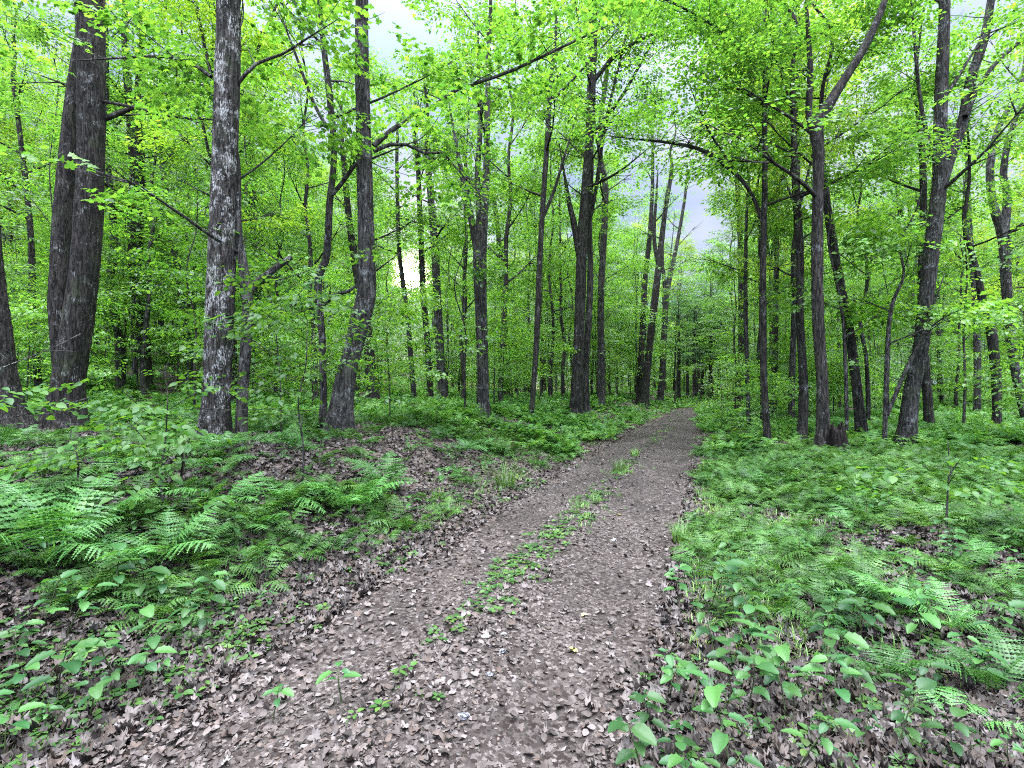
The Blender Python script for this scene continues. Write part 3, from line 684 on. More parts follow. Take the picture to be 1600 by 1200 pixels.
# ------------------------------------------------------------------ woods behind: prototypes and copies
def proto_tree(seed, H, r0, crown0, fork, cano, spr, nl=11, reach=2.7, bark='bark_far', nspr=4):
    rs = np.random.RandomState(seed)
    lean = rs.randn(2)*.03
    P = [[0, 0, -.15]]; 
    for u in np.linspace(.1, 1, 10):
        P.append([lean[0]*H*u+.06*rs.randn(), lean[1]*H*u+.06*rs.randn(), H*u])
    P = np.array(P); R = r0*(1-.85*np.linspace(0, 1, 11)**1.2)
    Pr, Rr = resample(P, R, .35)
    tb = [tube(Pr, Rr, 9, .03, .5, seed)]
    tl, SP, SD = limbs(Pr, Rr, crown0, H*.97, nl, rs, reach*.85, (.45, 1.25), nsub=5, nspr=nspr)
    if fork:
        zf = H*rs.uniform(.3, .5); k = np.searchsorted(Pr[:, 2], zf); a = rs.uniform(0, 6.28)
        for q in range(fork):
            a += 6.28/(fork+1)+rs.uniform(0, .8)
            A = arc(Pr[k], [math.cos(a)*.32, math.sin(a)*.32, 1], H*.5, 7, .3, rs, .04)
            AR = np.linspace(Rr[k]*.75, .02, 8); A2, AR2 = resample(A, AR, .4)
            tb.append(tube(A2, AR2, 7, .03, 0, seed+q))
            t2, s1, s2 = limbs(A2, AR2, zf+H*.12, A2[-1, 2], 7, rs, reach*.7, nsub=4, nspr=nspr)
            tl += t2; SP += s1; SD += s2
    tb += [tube(a, r, s) for a, r, s in tl]
    V, F_ = merge(tb)
    tr = fix_quads('trunk', V, F_); tr.materials.append(M[bark])
    cr_ = leaves_at('crown', SP, SD, spr, rs, (.75, 1.2)); cr_.materials.append(M[cano])
    return tr, cr_
def proto_sapling(seed, H, spr, cano, nl=9, reach=1.4):
    rs = np.random.RandomState(seed); P = [[0, 0, -.05]]
    for u in (.2, .4, .6, .8, 1.): P.append([.12*rs.randn()*u, .12*rs.randn()*u, H*u])
    Pr, Rr = resample(P, np.linspace(.006+H*.0045, .005, 6), .25)
    tl, SP, SD = limbs(Pr, Rr, H*.28, H*.98, nl, rs, reach, (.05, .7), 4, 3)
    V, F_ = merge([tube(Pr, Rr, 6)]+[tube(a, r*.7, 3) for a, r, s in tl])
    tr = fix_quads('trunk', V, F_); tr.materials.append(M['bark_far'])
    cr_ = leaves_at('crown', SP, SD, spr, rs, (.6, 1.)); cr_.materials.append(M[cano])
    return tr, cr_
def place(me_list, name, x, y, z, rz, s, label, cat, group, names=('trunk', 'crown')):
    r = empty(name, (x, y, z), rz, s); tag(r, label, cat, group)
    for nm, me in zip(names, me_list): put(nm, me, None, r)
    return r
PT = []
for k in range(9):
    cano = 'yellow_canopy' if k in (2, 6) else 'canopy'
    PT.append(proto_tree(300+k, [17, 19, 15, 18, 14, 20, 16, 18, 13][k], [.15, .17, .11, .14, .10, .18, .12, .15, .08][k], [6, 8, 5, 7, 4, 9, 5.5, 6.5, 3.5][k], [1, 2, 0, 2, 0, 1, 3, 0, 0][k], cano, SPR0))
PS = [proto_sapling(400+k, [3, 4.5, 6, 2.2, 5, 7][k], SPR0 if k % 2 else SPR1, ['under', 'under', 'canopy', 'under', 'canopy', 'canopy'][k]) for k in range(6)]
rs = np.random.RandomState(77)
def sector(px):
    names = ['behind the two thick trunks at the left edge', 'behind the white patched trunk', 'below and left of the sun', 'right of the sun behind the candelabrum tree', 'left of the track end',
             'around the far end of the track', 'behind the stump tree', 'behind the forked thick tree on the right']
    return names[int(np.clip(px/200, 0, 7))]
spots = []
def near_sun(x, y, r): return y < 48 and abs(x-(SUN_PX[0]-800)/F*y) < r
def in_gap(x, y, crown, top):
    px = 800+x/y*F; w = 1.6*F/y; t_, b_ = 600-(top-CAMH)/y*F, 600-(crown-CAMH)/y*F
    return any(s > .7 and abs(px-gx) < rx*.8+w*.5 and b_ > gy > t_ for gx, gy, rx, ry, dm, s in GAPS)
def free(x, y, dmin, pts):
    return all((x-a)**2+(y-b)**2 > dmin*dmin for a, b in pts)
tries = 0
while len(spots) < 285 and tries < 60000:
    tries += 1
    y = 15+48*rs.rand()**.75; x = rs.uniform(-1.05, 1.05)*y+rs.uniform(-2, 2)
    s_, t_ = st(x, y)
    if abs(t_) < (2.4 if s_ < 36 else .5): continue
    px = 800+x/y*F
    if abs(px-SUN_PX[0]) < 10 or (abs(px-1085) < 22 and y < 36): continue
    if px < -60 or px > 1660 or blocked(px, y, 14) or near_sun(x, y, .8): continue
    if not free(x, y, 1.3+.025*y, spots): continue
    spots.append((x, y))
T_IT, S_IT = [], []
for x, y in spots:
    px = 800+x/y*F
    k = rs.randint(9) if y < 24 else rs.choice([0, 2, 4, 4, 6, 8, 8, 8, 3])
    if in_gap(x, y, 5, 17) and rs.rand() < .6: continue
    if in_gap(x, y, 5, 17): k = rs.choice([4, 8])
    if abs(px-1090) < 60 and y < 50: k = 8; sc = .62
    else: sc = rs.uniform(.8, 1.15)
    far = y > 34
    o_ = place(PT[k], 'tree', x, y, float(gz(x, y)), rs.uniform(0, 6.28), sc,
          ('faint slender tree deep in the woods ' if far else 'slender leafy tree in the middle distance ')+sector(px), 'tree', 'slender trees of the woods behind')
    T_IT.append((o_, px, y))
sp2 = []
tries = 0
while len(sp2) < 195 and tries < 60000:
    tries += 1
    y = 8.5+38*rs.rand()**.9; x = rs.uniform(-1.05, 1.05)*y
    s_, t_ = st(x, y)
    if abs(t_) < 2.6 or (t_ < 0 and t_ > -4.5 and s_ < 24): continue
    if y < 11 and rs.rand() < .6: continue
    if not free(x, y, 1.0, sp2): continue
    px = 800+x/y*F
    if (y < 16 and 1130 < px < 1480) or (y < 11.5 and px < 560): continue
    if blocked(px, y, 300/y+6) or (near_sun(x, y, 1.2) and y > 14): continue
    sp2.append((x, y))
    k = rs.randint(6)
    if y < 13: k = rs.choice([0, 3])
    o_ = place(PS[k], 'sapling', x, y, float(gz(x, y)), rs.uniform(0, 6.28), rs.uniform(.75, 1.15),
          ('small leafy sapling in the understory ' if y < 22 else 'far leafy sapling in the understory ')+sector(px), 'sapling', 'understory saplings')
    S_IT.append((o_, px, y))

rank_labels(T_IT, '{} slender background tree going back {}', 'slender trees of the woods behind')
rank_labels(S_IT, '{} leafy sapling going back {}', 'understory saplings')
# hemlocks closing the view at the end of the track
def proto_hemlock(seed, H):
    rs = np.random.RandomState(seed)
    P = np.array([[0, 0, -.1], [.05, 0, H*.5], [0, .05, H]]); Pr, Rr = resample(P, [.2, .13, .02], .4)
    tl, SP, SD = limbs(Pr, Rr, 3.2, H*.97, 26, rs, 1.5, (-.15, .3), 4, 3)
    V, F_ = merge([tube(Pr, Rr, 9, .03, .3, seed)]+[tube(a, r, s) for a, r, s in tl])
    tr = fix_quads('trunk', V, F_); tr.materials.append(M['bark_far'])
    sp = [spray(500+i, 0, 60, .07, .9) for i in range(3)]
    c = leaves_at('crown', SP, SD, sp, rs, (.8, 1.2)); c.materials.append(M['hemlock'])
    return tr, c
PH = [proto_hemlock(600+k, [9, 11, 8][k]) for k in range(3)]
for k, (px, d) in enumerate([(1060, 44), (1074, 49), (1086, 43), (1098, 50), (1110, 44), (1122, 49), (1092, 56)]):
    x = (px-800)/F*d
    place(PH[k % 3], 'hemlock', x, d, float(gz(x, d)), k*1.3, [1, .85, 1.05, .9][k % 4], ['leftmost', 'second from left', 'third from left', 'fifth from left', 'sixth from left', 'rightmost', 'middle, farthest'][k]+' of the dark hemlocks at the far end of the track', 'conifer', 'hemlocks at the far end of the track')

# far-off wood as one mass
rs = np.random.RandomState(8)
n = 52000
d = rs.uniform(62, 105, n); a = rs.uniform(-1.0, 1.0, n); x = np.sin(a)*d*1.02; y = np.cos(a)*d
cx = np.round(x/6)*6+rs.randn(n)*1.4; cy = np.round(y/6)*6+rs.randn(n)*1.4
pxa = 800+x/y*F; hh = 20-9*np.exp(-((pxa-1090)/150)**2)-3*np.exp(-((pxa-830)/60)**2)+3*wob(np.round(x/6), np.round(y/6), 2.1)
z = gz(cx, cy)+rs.rand(n)**1.15*hh
px = 800+cx/cy*F; py = 600-(z-CAMH)/cy*F
k = ~((np.abs(px-SUN_PX[0]) < 12) & (np.abs(py-SUN_PX[1]) < 12))
cx, cy, z = cx[k], cy[k], z[k]
dr = rs.randn(len(cx), 3)*[1, 1, .3]
V, F_ = scatter_mix(SPR0[:2], np.stack([cx, cy, z], 1)[:30000], frames(dr, rs, .4)[:30000], rs.uniform(1.6, 2.6, 30000), rs)
tag(put('distant_woods', mesh('distant_woods', V, F_), M['canopy']), 'far-off green woods closing the view behind all the trunks', 'woods', kind='stuff')

# ------------------------------------------------------------------ ferns
def frond(seed, L=.5, npin=17, detail=1, width=.3):
    # arching rachis along +x rising from the origin, pinnae left and right
    rs = np.random.RandomState(seed); V, F_ = [], []
    rise = rs.uniform(.75, 1.0); droop = rs.uniform(.5, .85)
    def pt(u): return np.array([L*(u*.85+.0*u), L*.10*math.sin(u*3+seed), L*(rise*u-droop*u*u)])
    def tri(a, b, c):
        k = len(V); V.extend([a, b, c]); F_.append([k, k+1, k+2])
    for j in range(8):
        a, b = pt(j/8), pt((j+1)/8); w = .006*(1-j/9)
        tri(a+[0, w, 0], a-[0, w, 0], b); tri(a+[0, w, 0], b, b+[0, w*.6, 0])
    for j in range(npin):
        u = .2+.8*(j+.5)/npin; u = min(u+rs.normal(0, .12)/npin, 1.); p0 = pt(u); tang = pt(min(u+.04, 1.04))-pt(u-.04); tang /= np.linalg.norm(tang)
        prof = math.sin(min(1, (u-.12)/.42)*PI/2)*(1.03-u)**.75*1.25
        pl = width*L*1.35*max(prof, .04)*rs.uniform(.86, 1.1)
        for s in (1, -1):
            dr = np.array([0, s, 0])*.93+tang*rs.normal(.36, .07)+[0, 0, rs.normal(-.15, .12)]; dr /= np.linalg.norm(dr)
            wd = tang
            w = L*.8/npin*.5
            if detail == 0:
                tri(p0-wd*w, p0+wd*w, p0+dr*pl)
            else:
                tri(p0-wd*w*.62, p0+wd*w*.62, p0+dr*pl+np.array([0, 0, -.12*pl]))
                m = 6 if detail == 2 else 4
                mid = [p0+dr*pl*q/m+[0, 0, -.12*pl*(q/m)**2] for q in range(m+1)]
                for q in range(m):
                    f = 1.15*(1-q/m)**.8*rs.uniform(.8, 1.15)
                    for s3 in (1, -1):
                        tri(mid[q], mid[q+1], (mid[q]+mid[q+1])*.5+wd*s3*w*f+dr*pl*.35/m)
    V = np.array(V); F_ = np.array(F_)
    return V, F_
def fern_clump(seed, L, n, detail, npin=17, tl=(-.15, .3)):
    rs = np.random.RandomState(seed); parts = []
    for j in range(n):
        V, F_ = frond(seed*13+j, L*rs.uniform(.7, 1.1), npin, detail)
        a = 6.28*j/n+rs.uniform(-.3, .3); t = rs.uniform(*tl)
        Rz = np.array([[math.cos(a), -math.sin(a), 0], [math.sin(a), math.cos(a), 0], [0, 0, 1]])
        Ry = np.array([[math.cos(t), 0, -math.sin(t)], [0, 1, 0], [math.sin(t), 0, math.cos(t)]])
        W = V@Ry.T@Rz.T; W[:, :2] += np.array([math.cos(a), math.sin(a)])*.02
        parts.append((W, F_))
    return merge(parts)
FERN = []
for k in range(9):
    me = mesh('fern', *fern_clump(700+k, [.55, .5, .6, .45, .5, .62, .35, .42, .5][k], [8, 6, 9, 6, 7, 8, 5, 4, 6][k], 2, [16, 18, 15, 14, 17, 19, 13, 15, 20][k], [(-.15, .3), (-.2, .1), (.1, .5)][k % 3])); me.materials.append(M['fern']); FERN.append(me)
def zone(px, py):
    lr = 'left of the track' if px < 560+(1000-py)*.0 and px < 800 else ('right of the track' if px > 1000 else 'beside the track')
    return lr
FERN_HAND = [  # px, py, variant, scale, label
 (560, 805, 2, 1.05, 'large dark green fern on the bank with fronds arching over the track edge'),
 (600, 765, 5, .9, 'green fern just behind the large one overhanging the left track edge'),
 (440, 790, 0, .85, 'fern in the leaf litter left of the large overhanging one'),
 (345, 735, 1, .95, 'fern growing against the foot of the white patched trunk'),
 (345, 790, 3, 1.0, 'fern with light fronds in front of the white patched trunk'),
 (390, 830, 4, .9, 'light green fern with flat fronds on the mound below the slim grey trunk'),
 (150, 830, 0, 1.0, 'broad fern in the brown litter below the very thick leaning trunk'),
 (60, 880, 5, 1.1, 'big fern at the left edge above the broad-leaved herbs'),
 (250, 880, 2, .85, 'fern directly behind the tallest broad-leaved herb on the left'),
 (30, 790, 1, 1.1, 'fern at the left edge under the flared edge trunk'),
 (180, 740, 4, .9, 'feathery fern left of the mound, below the twin touching trunks'),
 (1390, 945, 2, .8, 'bushy fern in the middle of the right foreground'),
 (1330, 820, 0, .9, 'bright yellow green fern right of the track in the middle distance'),
 (1480, 985, 5, .8, 'fern with fronds slanting right behind the corner fronds'),
 (1180, 860, 3, .7, 'low fern at the right rim of the track above the broad-leaved herbs'),
 (1290, 925, 1, .7, 'small comb-like fern left of the bushy one on the right'),
 (1560, 1090, 2, .9, 'bright fern filling the lower right corner'),
 (1500, 1130, 4, .8, 'light green fern left of the one in the lower right corner'),
 (1445, 770, 3, .9, 'fern beside a dark gap in the litter on the right'),
 (700, 745, 4, .8, 'soft fern at the top of the bank above the track'),
]
taken = []
rs = np.random.RandomState(31)
for px, py, k, s, lab in FERN_HAND:
    x, y, z = hit(px, py); taken.append((x, y))
    o = put('fern', FERN[k], None, None, (x, y, z-.01)); o.rotation_euler = (rs.normal(0, .08), rs.normal(0, .08), rs.uniform(0, 6.28)); o.scale = (s*(1.2 if px < 800 else .72),)*3
    tag(o, lab, 'fern', 'ferns near the camera')
LAND = [0, 1, 2, 4, 10, 14, 21, 23, 27, 29]
F_IT = []
cnt = 0; tries = 0
while cnt < 290 and tries < 30000:
    tries += 1
    y = 2.7*(14/2.7)**rs.rand()**.85; x = rs.uniform(-1.1, 1.1)*(y+1.2)
    s_, t_ = st(x, y)
    if -2.1 < t_ < 1.75: continue
    if t_ < 0:
        if (-4.6 < t_) and s_ < 9 and noise2(x, y, 1.1, 2.) < .66: continue      # bare leaf mound
        if s_ > 9 and t_ > -2.6: continue
    else:
        if noise2(x, y, .9, 5.) < .3: continue
    if y < 4.2 and rs.rand() < .35: continue
    if not free(x, y, .34, taken): continue
    taken.append((x, y)); cnt += 1
    z = float(gz(x, y)); sc = rs.uniform(.5, .95)*(.62 if t_ > 0 and y < 7 else .95)
    o = put('fern', FERN[rs.randint(9)], None, None, (x, y, z-.01)); o.rotation_euler = (rs.normal(0, .1), rs.normal(0, .1), rs.uniform(0, 6.28)); o.scale = (sc, sc, sc*rs.uniform(.75, 1.05))
    where = side_of(800+x/y*F, LAND); dist = 'close to the camera' if y < 4.5 else ('a few steps away' if y < 7 else 'well back')
    tag(o, None, 'fern'); F_IT.append((o, 800+x/y*F, y))
rank_labels(F_IT, '{} fern out from the camera, {}', 'ferns on the forest floor')
# fern carpet
FR1 = [fern_clump(800+i, .40, 6, 0, 9, (.0, .55)) for i in range(5)]
FRN = [fern_clump(820+i, .40, 6, 1, 12, (-.1, .5)) for i in range(5)]
def carpet(name, n, d0, d1, tm, cond, m, label, sc=(.7, 1.2), tilt=.3, lift=.0, pw=1., cat='ferns'):
    x, y = view_pts(rs, n, d0, d1, pw); k = cond(x, y); x, y = x[k], y[k]
    a = rs.uniform(0, 6.28, len(x)); D = np.stack([np.cos(a), np.sin(a), rs.normal(.0, tilt*.4, len(x))], 1)
    V, F_ = scatter_mix(tm, np.stack([x, y, gz(x, y)+lift], 1), frames(D, rs, .15), rs.uniform(*sc, len(x)), rs)
    return tag(put(name, mesh(name, V, F_), m), label, cat, kind='stuff')
def cond_far(x, y):
    s_, t_ = st(x, y); d = np.hypot(x, y)
    nz = noise2(x, y, .55, 1.)*.6+noise2(x, y, 1.7, 4.)*.4
    left = (t_ < -1.6*tap(s_)**1.3+.2*np.sin(s_*1.3)) ; right = t_ > 1.35*tap(s_)**1.3+.15*np.sin(s_*1.7+1)
    ml = sst(6.2, 9.0, s_+.0*t_)*.85+.12
    mr = sst(3.5, 6, s_)*.85*(.12+.88*sst(5, 9.5, d))
    mound = (t_ < -1.4) & (t_ > -5.2) & (s_ < 9.5) & (s_ > 1.5)
    pr = np.where(left, np.where(mound, .10, ml), mr)*(.12+1.1*sst(.3, .62, nz))
    return (left | right) & (d > 3.2) & (rs.rand(len(x)) < pr)
carpet('fern_carpet', 23000, 3.2, 13, FRN, cond_far, M['fernfar'], 'soft green hay-scented ferns covering the ground between the trees', (.35, 1.0))
carpet('far_fern_carpet', 20000, 11, 60, FR1, lambda x, y: cond_far(x, y) | (st(x, y)[0] > 35), M['fernfar'], 'distant low green undergrowth on the forest floor', (.5, 1.5))

# ------------------------------------------------------------------ broad-leaved herbs
HL = [leaf_shape(1, None)]
def herb_leaf():
    # finer oval leaf with a groove along the midrib and toothed edge
    nx, V, F_ = 9, [], []
    for i in range(nx+1):
        x = i/nx; w = .80*(x+.02)**.62*(1-x)**.9
        w *= 1+(.06 if i % 2 else -.04)
        for j in (-1, -.5, 0, .5, 1):
            V.append([x-.03*abs(j)*(i % 2), j*w, .16*abs(j)*w*1.6-.30*x*x+(.034 if i % 2 else 0)*min(1, abs(j)*2)])
    for i in range(nx):
        for j in range(4):
            a = i*5+j; F_ += [[a, a+5, a+6], [a, a+6, a+1]]
    return np.array(V), np.array(F_)
HLEAF = herb_leaf()
def herb(seed, H, tiers, size):
    rs = np.random.RandomState(seed); P, D, S = [], [], []
    A = arc([0, 0, -.02], [rs.normal(0, .15), rs.normal(0, .15), 1], H, 5, 0, rs, .06)
    tb = [tube(A, np.linspace(.0045, .0022, 6), 5)]
    az = rs.uniform(0, 3)
    for t in range(tiers):
        u = 1-.22*t*(1 if tiers < 4 else .8); k = u*5; i0 = min(int(k), 4); q = A[i0]+(A[i0+1]-A[i0])*(k-i0)
        az += 1.57+rs.normal(0, .2); m = 2 if t else rs.randint(2, 5)
        for j in range(m):
            a = az+6.28*j/m+rs.normal(0, .15); el = rs.normal(.05, .16)
            d = np.array([math.cos(a)*math.cos(el), math.sin(a)*math.cos(el), math.sin(el)])
            pet = .25*size*rs.uniform(.5, 1.3); e = q+d*pet+[0, 0, pet*.3]
            tb.append(tube(np.array([q, e]), np.array([.0016, .0012]), 3))
            P.append(e); D.append(d); S.append(size*rs.uniform(.6, 1.0)*(.55 if t == 0 and j > 1 else 1))
    V, F_ = scatter(HLEAF, np.array(P), frames(np.array(D), rs, .18), S)
    st_ = fix_quads('stem', *merge(tb)); st_.materials.append(M['stem'])
    lv = mesh('leaves', V, F_, True); lv.materials.append(M['herb'])
    return st_, lv
HERB = [herb(900+k, [.28, .22, .34, .18, .26, .12][k], [3, 3, 4, 2, 3, 2][k], [.115, .10, .12, .09, .13, .055][k]) for k in range(6)]
HERB_HAND = [
 (225, 945, 4, 1.0, 'tallest cluster of oval leaves in the left foreground'), (175, 965, 2, .9, 'leafy herb just left of the tallest cluster on the left'),
 (280, 960, 0, .9, 'leafy herb just right of the tallest cluster on the left'), (330, 960, 1, .9, 'oval-leaved herb leaning toward the track from the left cluster'),
 (100, 1000, 0, .9, 'pale oval-leaved herb low in the left foreground below the ferns'), (85, 1110, 4, .85, 'herb with wide leaves at the lower left on a bare dark stem'),
 (20, 1060, 1, .9, 'herb cut by the left edge near the lower corner'), (180, 1060, 0, .9, 'herb spreading flat over litter in the lower left'),
 (250, 1030, 2, .75, 'herb at the right side of the left cluster next to bare track'), (300, 1010, 1, .9, 'low herb on the track edge right of the left cluster'),
 (215, 1090, 3, 1.0, 'small bright herb at the bottom of the left cluster'), (140, 1130, 3, .9, 'two-leaved seedling at the bottom left'),
 (535, 1100, 3, .9, 'small bright seedling in the bottom middle of the track'), (425, 1128, 3, .7, 'light green seedling at the bottom edge left of centre'),
 (1110, 960, 2, .9, 'herb leaning over the right track edge with one drooping round leaf'), (1150, 930, 4, .9, 'tall herb with large leaves at the right rim of the track'),
 (1140, 900, 1, 1.0, 'herb at the top of the right rim cluster'), (1180, 1000, 0, 1.0, 'dense herb in the middle of the right rim cluster'),
 (1120, 1050, 0, .9, 'herb pushing into the track at the lower right'), (1200, 1060, 4, .8, 'broad herb right of the one pushing into the track'),
 (1170, 1120, 2, .7, 'herb at the bottom edge right of the track'), (1080, 1115, 3, 1.1, 'small bright herb at the bottom edge beside the track'),
 (1290, 1050, 0, .9, 'herb between the right rim cluster and the corner ferns'), (1340, 1010, 4, .8, 'herb with pale ribbed leaves in front of the bushy fern'),
 (1440, 1010, 4, .85, 'tallest herb right of the bushy fern with a flat crown of leaves'), (1300, 1120, 1, 1.0, 'herb at the bottom between two others on the right'),
 (1400, 1110, 0, .8, 'leafy herb at the bottom left of the corner fronds'), (1225, 960, 1, .8, 'low herb behind the right rim cluster'),
 (1255, 880, 3, 1.0, 'small herb above the right rim cluster'), (1230, 1130, 0, .8, 'herb cut by the bottom edge on the right'),
]
hs_ = []
def put_herb(px, py, x, y, z, k, s, lab, grp):
    r = place(HERB[k], 'herb', x, y, z, rs.uniform(0, 6.28), s, lab, 'plant', grp, ('stem', 'leaves')); return r
for px, py, k, s, lab in HERB_HAND:
    x, y, z = hit(px, py); hs_.append((x, y)); put_herb(px, py, x, y, z, k, s*1.3, lab, 'broad-leaved herbs near the camera')
H_IT = []
cnt = tries = 0
while cnt < 290 and tries < 20000:
    tries += 1
    y = 2.0*(9/2.0)**(rs.rand()**2.4); x = rs.uniform(-1.1, 1.1)*(y+1.); s_, t_ = st(x, y)
    if t_ < 0:
        if t_ > -1.35: continue
        if s_ > 3.4 and rs.rand() < .55: continue
    else:
        if t_ < 1.15 or (s_ > 4.5 and rs.rand() < .7): continue
    if noise2(x, y, 2.4, 6.) < .12: continue
    if not free(x, y, .12, hs_): continue
    hs_.append((x, y)); cnt += 1
    where = side_of(800+x/y*F, LAND); dist = 'near the camera' if y < 4 else 'farther off'
    o_ = put_herb(0, 0, x, y, float(gz(x, y)), rs.randint(6), rs.uniform(.6, 1.0), '', 'low herbs on the forest floor'); H_IT.append((o_, 800+x/y*F, y))
rank_labels(H_IT, '{} low herb out from the camera, {}', 'low herbs on the forest floor')
# tiny seedlings along the track's middle and edges
SM = []
for i in range(5):
    r2 = np.random.RandomState(950+i); m = r2.randint(3, 6); a = r2.uniform(0, 6.28)+np.arange(m)*6.28/m
    D = np.stack([np.cos(a), np.sin(a), r2.normal(.15, .1, m)], 1)
    SM.append(scatter(leaf_shape(1, None), D*.01+[0, 0, .03], frames(D, r2, .2), r2.uniform(.03, .055, m)))
def cond_strip(x, y):
    s_, t_ = st(x, y)
    mid = np.exp(-((t_+.12)/.16)**2)*sst(2.2, 4.5, s_)*(.4+.9*(noise2(x, y, 1.3, 7.) > .35))
    edg = sst(.95, 1.3, np.abs(t_))*(1-sst(1.8, 3.4, np.abs(t_)))*(.2+.8*noise2(x, y, 1.9, 3.))
    return rs.rand(len(x)) < np.maximum(mid*1.0, edg*np.where(t_ < 0, .8, .45)*(.3+.7*(noise2(x, y, 3.1, 1.) > .5)))
x, y = view_pts(rs, 60000, 1.6, 26); k = cond_strip(x, y); x, y = x[k], y[k]
a = rs.uniform(0, 6.28, len(x)); D = np.stack([np.cos(a), np.sin(a), rs.normal(0, .1, len(x))], 1)
V, F_ = scatter_mix(SM, np.stack([x, y, gz(x, y)], 1), frames(D, rs, .1), rs.uniform(.25, 1.15, len(x))**1.2, rs)
tag(put('seedling_carpet', mesh('seedling_carpet', V, F_), M['seedling']), 'tiny green seedlings growing along the middle and edges of the track', 'seedlings', kind='stuff')
# grass
def blades(seed, n, h, spread):
    r2 = np.random.RandomState(seed); V, F_ = [], []
    for i in range(n):
        a = r2.uniform(0, 6.28); rr = spread*r2.rand()**.5; b = np.array([math.cos(a)*rr, math.sin(a)*rr, 0])
        t = a+r2.normal(0, .8); o = np.array([math.cos(t), math.sin(t), 0]); hh = h*r2.uniform(.5, 1.1); w = np.array([-o[1], o[0], 0])*.0028
        m = b+o*hh*.22+[0, 0, hh*.7]; e = b+o*hh*.7+[0, 0, hh*r2.uniform(.7, 1.)]
        k = len(V); V += [b-w, b+w, m+w*.8, m-w*.8, e]; F_ += [[k, k+1, k+2], [k, k+2, k+3], [k+3, k+2, k+4]]
    return np.array(V), np.array(F_)
GB = [blades(i, 12, .085, .06) for i in range(4)]
def cond_grass(x, y):
    s_, t_ = st(x, y)
    mid = np.exp(-((t_+.05)/.22)**2)*sst(5, 9, s_)*(noise2(x, y, 1.3, 7.) > .45)
    ed = (t_ > 1.25)*(1-sst(1.6, 3.0, t_))*sst(3, 6, s_)*.6+(t_ < -1.4)*(1-sst(-1.9, -2.6, t_)*1.)*sst(5, 9, s_)*.5
    endp = sst(31, 35, s_)*(np.abs(t_) < 3)
    return rs.rand(len(x)) < np.maximum(np.maximum(mid*.5, ed), endp)
x, y = view_pts(rs, 50000, 2.2, 42); k = cond_grass(x, y); x, y = x[k], y[k]
a = rs.uniform(0, 6.28, len(x)); D = np.stack([np.cos(a), np.sin(a), 0*a], 1)
V, F_ = scatter_mix(GB, np.stack([x, y, gz(x, y)], 1), frames(D, rs, .1), rs.uniform(.5, 1.3, len(x)), rs)
tag(put('trackside_grass', mesh('trackside_grass', V, F_), M['grass']), 'short light green grass along the track', 'grass', kind='stuff')
TUFT = [mesh('grass_tuft', *blades(40+i, 90, .26, .09)) for i in range(2)]
for m_ in TUFT: m_.materials.append(M['grass'])
for px, py, k, s, lab in [(967, 738, 0, 1.1, 'bigger dark grass tuft in the middle of the track'), (992, 714, 1, .9, 'smaller grass tuft behind the bigger one in the middle of the track'),
                          (790, 762, 0, 1.5, 'bright tall grass clump at the left track edge by the bank'), (1065, 850, 1, 1., 'bright grass clump at the right track edge')]:
    x, y, z = hit(px, py); o = put('grass_tuft', TUFT[k], None, None, (x, y, z)); o.scale = (s,)*3; tag(o, lab, 'grass tuft', 'grass tufts by the track')

# ------------------------------------------------------------------ small separate things
YL = mesh('yellow_leaf', *leaf_shape(2, None)); YL.materials.append(M['yellowleaf'])
for px, py, s, lab in [(893, 1025, .055, 'fallen yellow leaf lowest on the track'), (915, 965, .045, 'fallen yellow leaf just above the lowest one'), (970, 808, .07, 'small fallen yellow leaf highest up the track')]:
    x, y, z = hit(px, py); o = put('yellow_leaf', YL, None, None, (x, y, z+.03)); o.scale = (s,)*3; o.rotation_euler = (.15, .1, px); tag(o, lab, 'fallen leaf', 'fallen yellow leaves')
def stone_mesh(seed, r, flat):
    import bmesh
    bm = bmesh.new(); bmesh.ops.create_icosphere(bm, subdivisions=3, radius=1)
    r2 = np.random.RandomState(seed); k = r2.randn(4, 3)*1.6
    for v in bm.verts:
        c = np.array(v.co); f = 1+.12*sum(math.sin(c.dot(q)*1.7+i) for i, q in enumerate(k))
        v.co = Vector(tuple(c*f*[r, r*.75, r*flat]))
    me = bpy.data.meshes.new('stone'); bm.to_mesh(me); bm.free()
    for q in me.polygons: q.use_smooth = True
    return me
for i, (px, py, r, m_, lab) in enumerate([(960, 846, .028, 'palestone', 'flat white pebble on the right wheel track'), (725, 1125, .028, 'stone', 'blue grey stone at the bottom edge of the track'),
        (785, 1023, .022, 'stone', 'bluish stone left of the lowest yellow leaf'), (787, 996, .018, 'palestone', 'small pale stone above the bluish one'), (895, 886, .014, 'palestone', 'tiny pale pebble left of the white one'), (765, 1060, .02, 'stone', 'dark stone between two others near the bottom')]):
    x, y, z = hit(px, py); me = stone_mesh(i, r, .45); tag(put('stone', me, M[m_], None, (x, y, z+.018)), lab, 'stone', 'stones on the track')
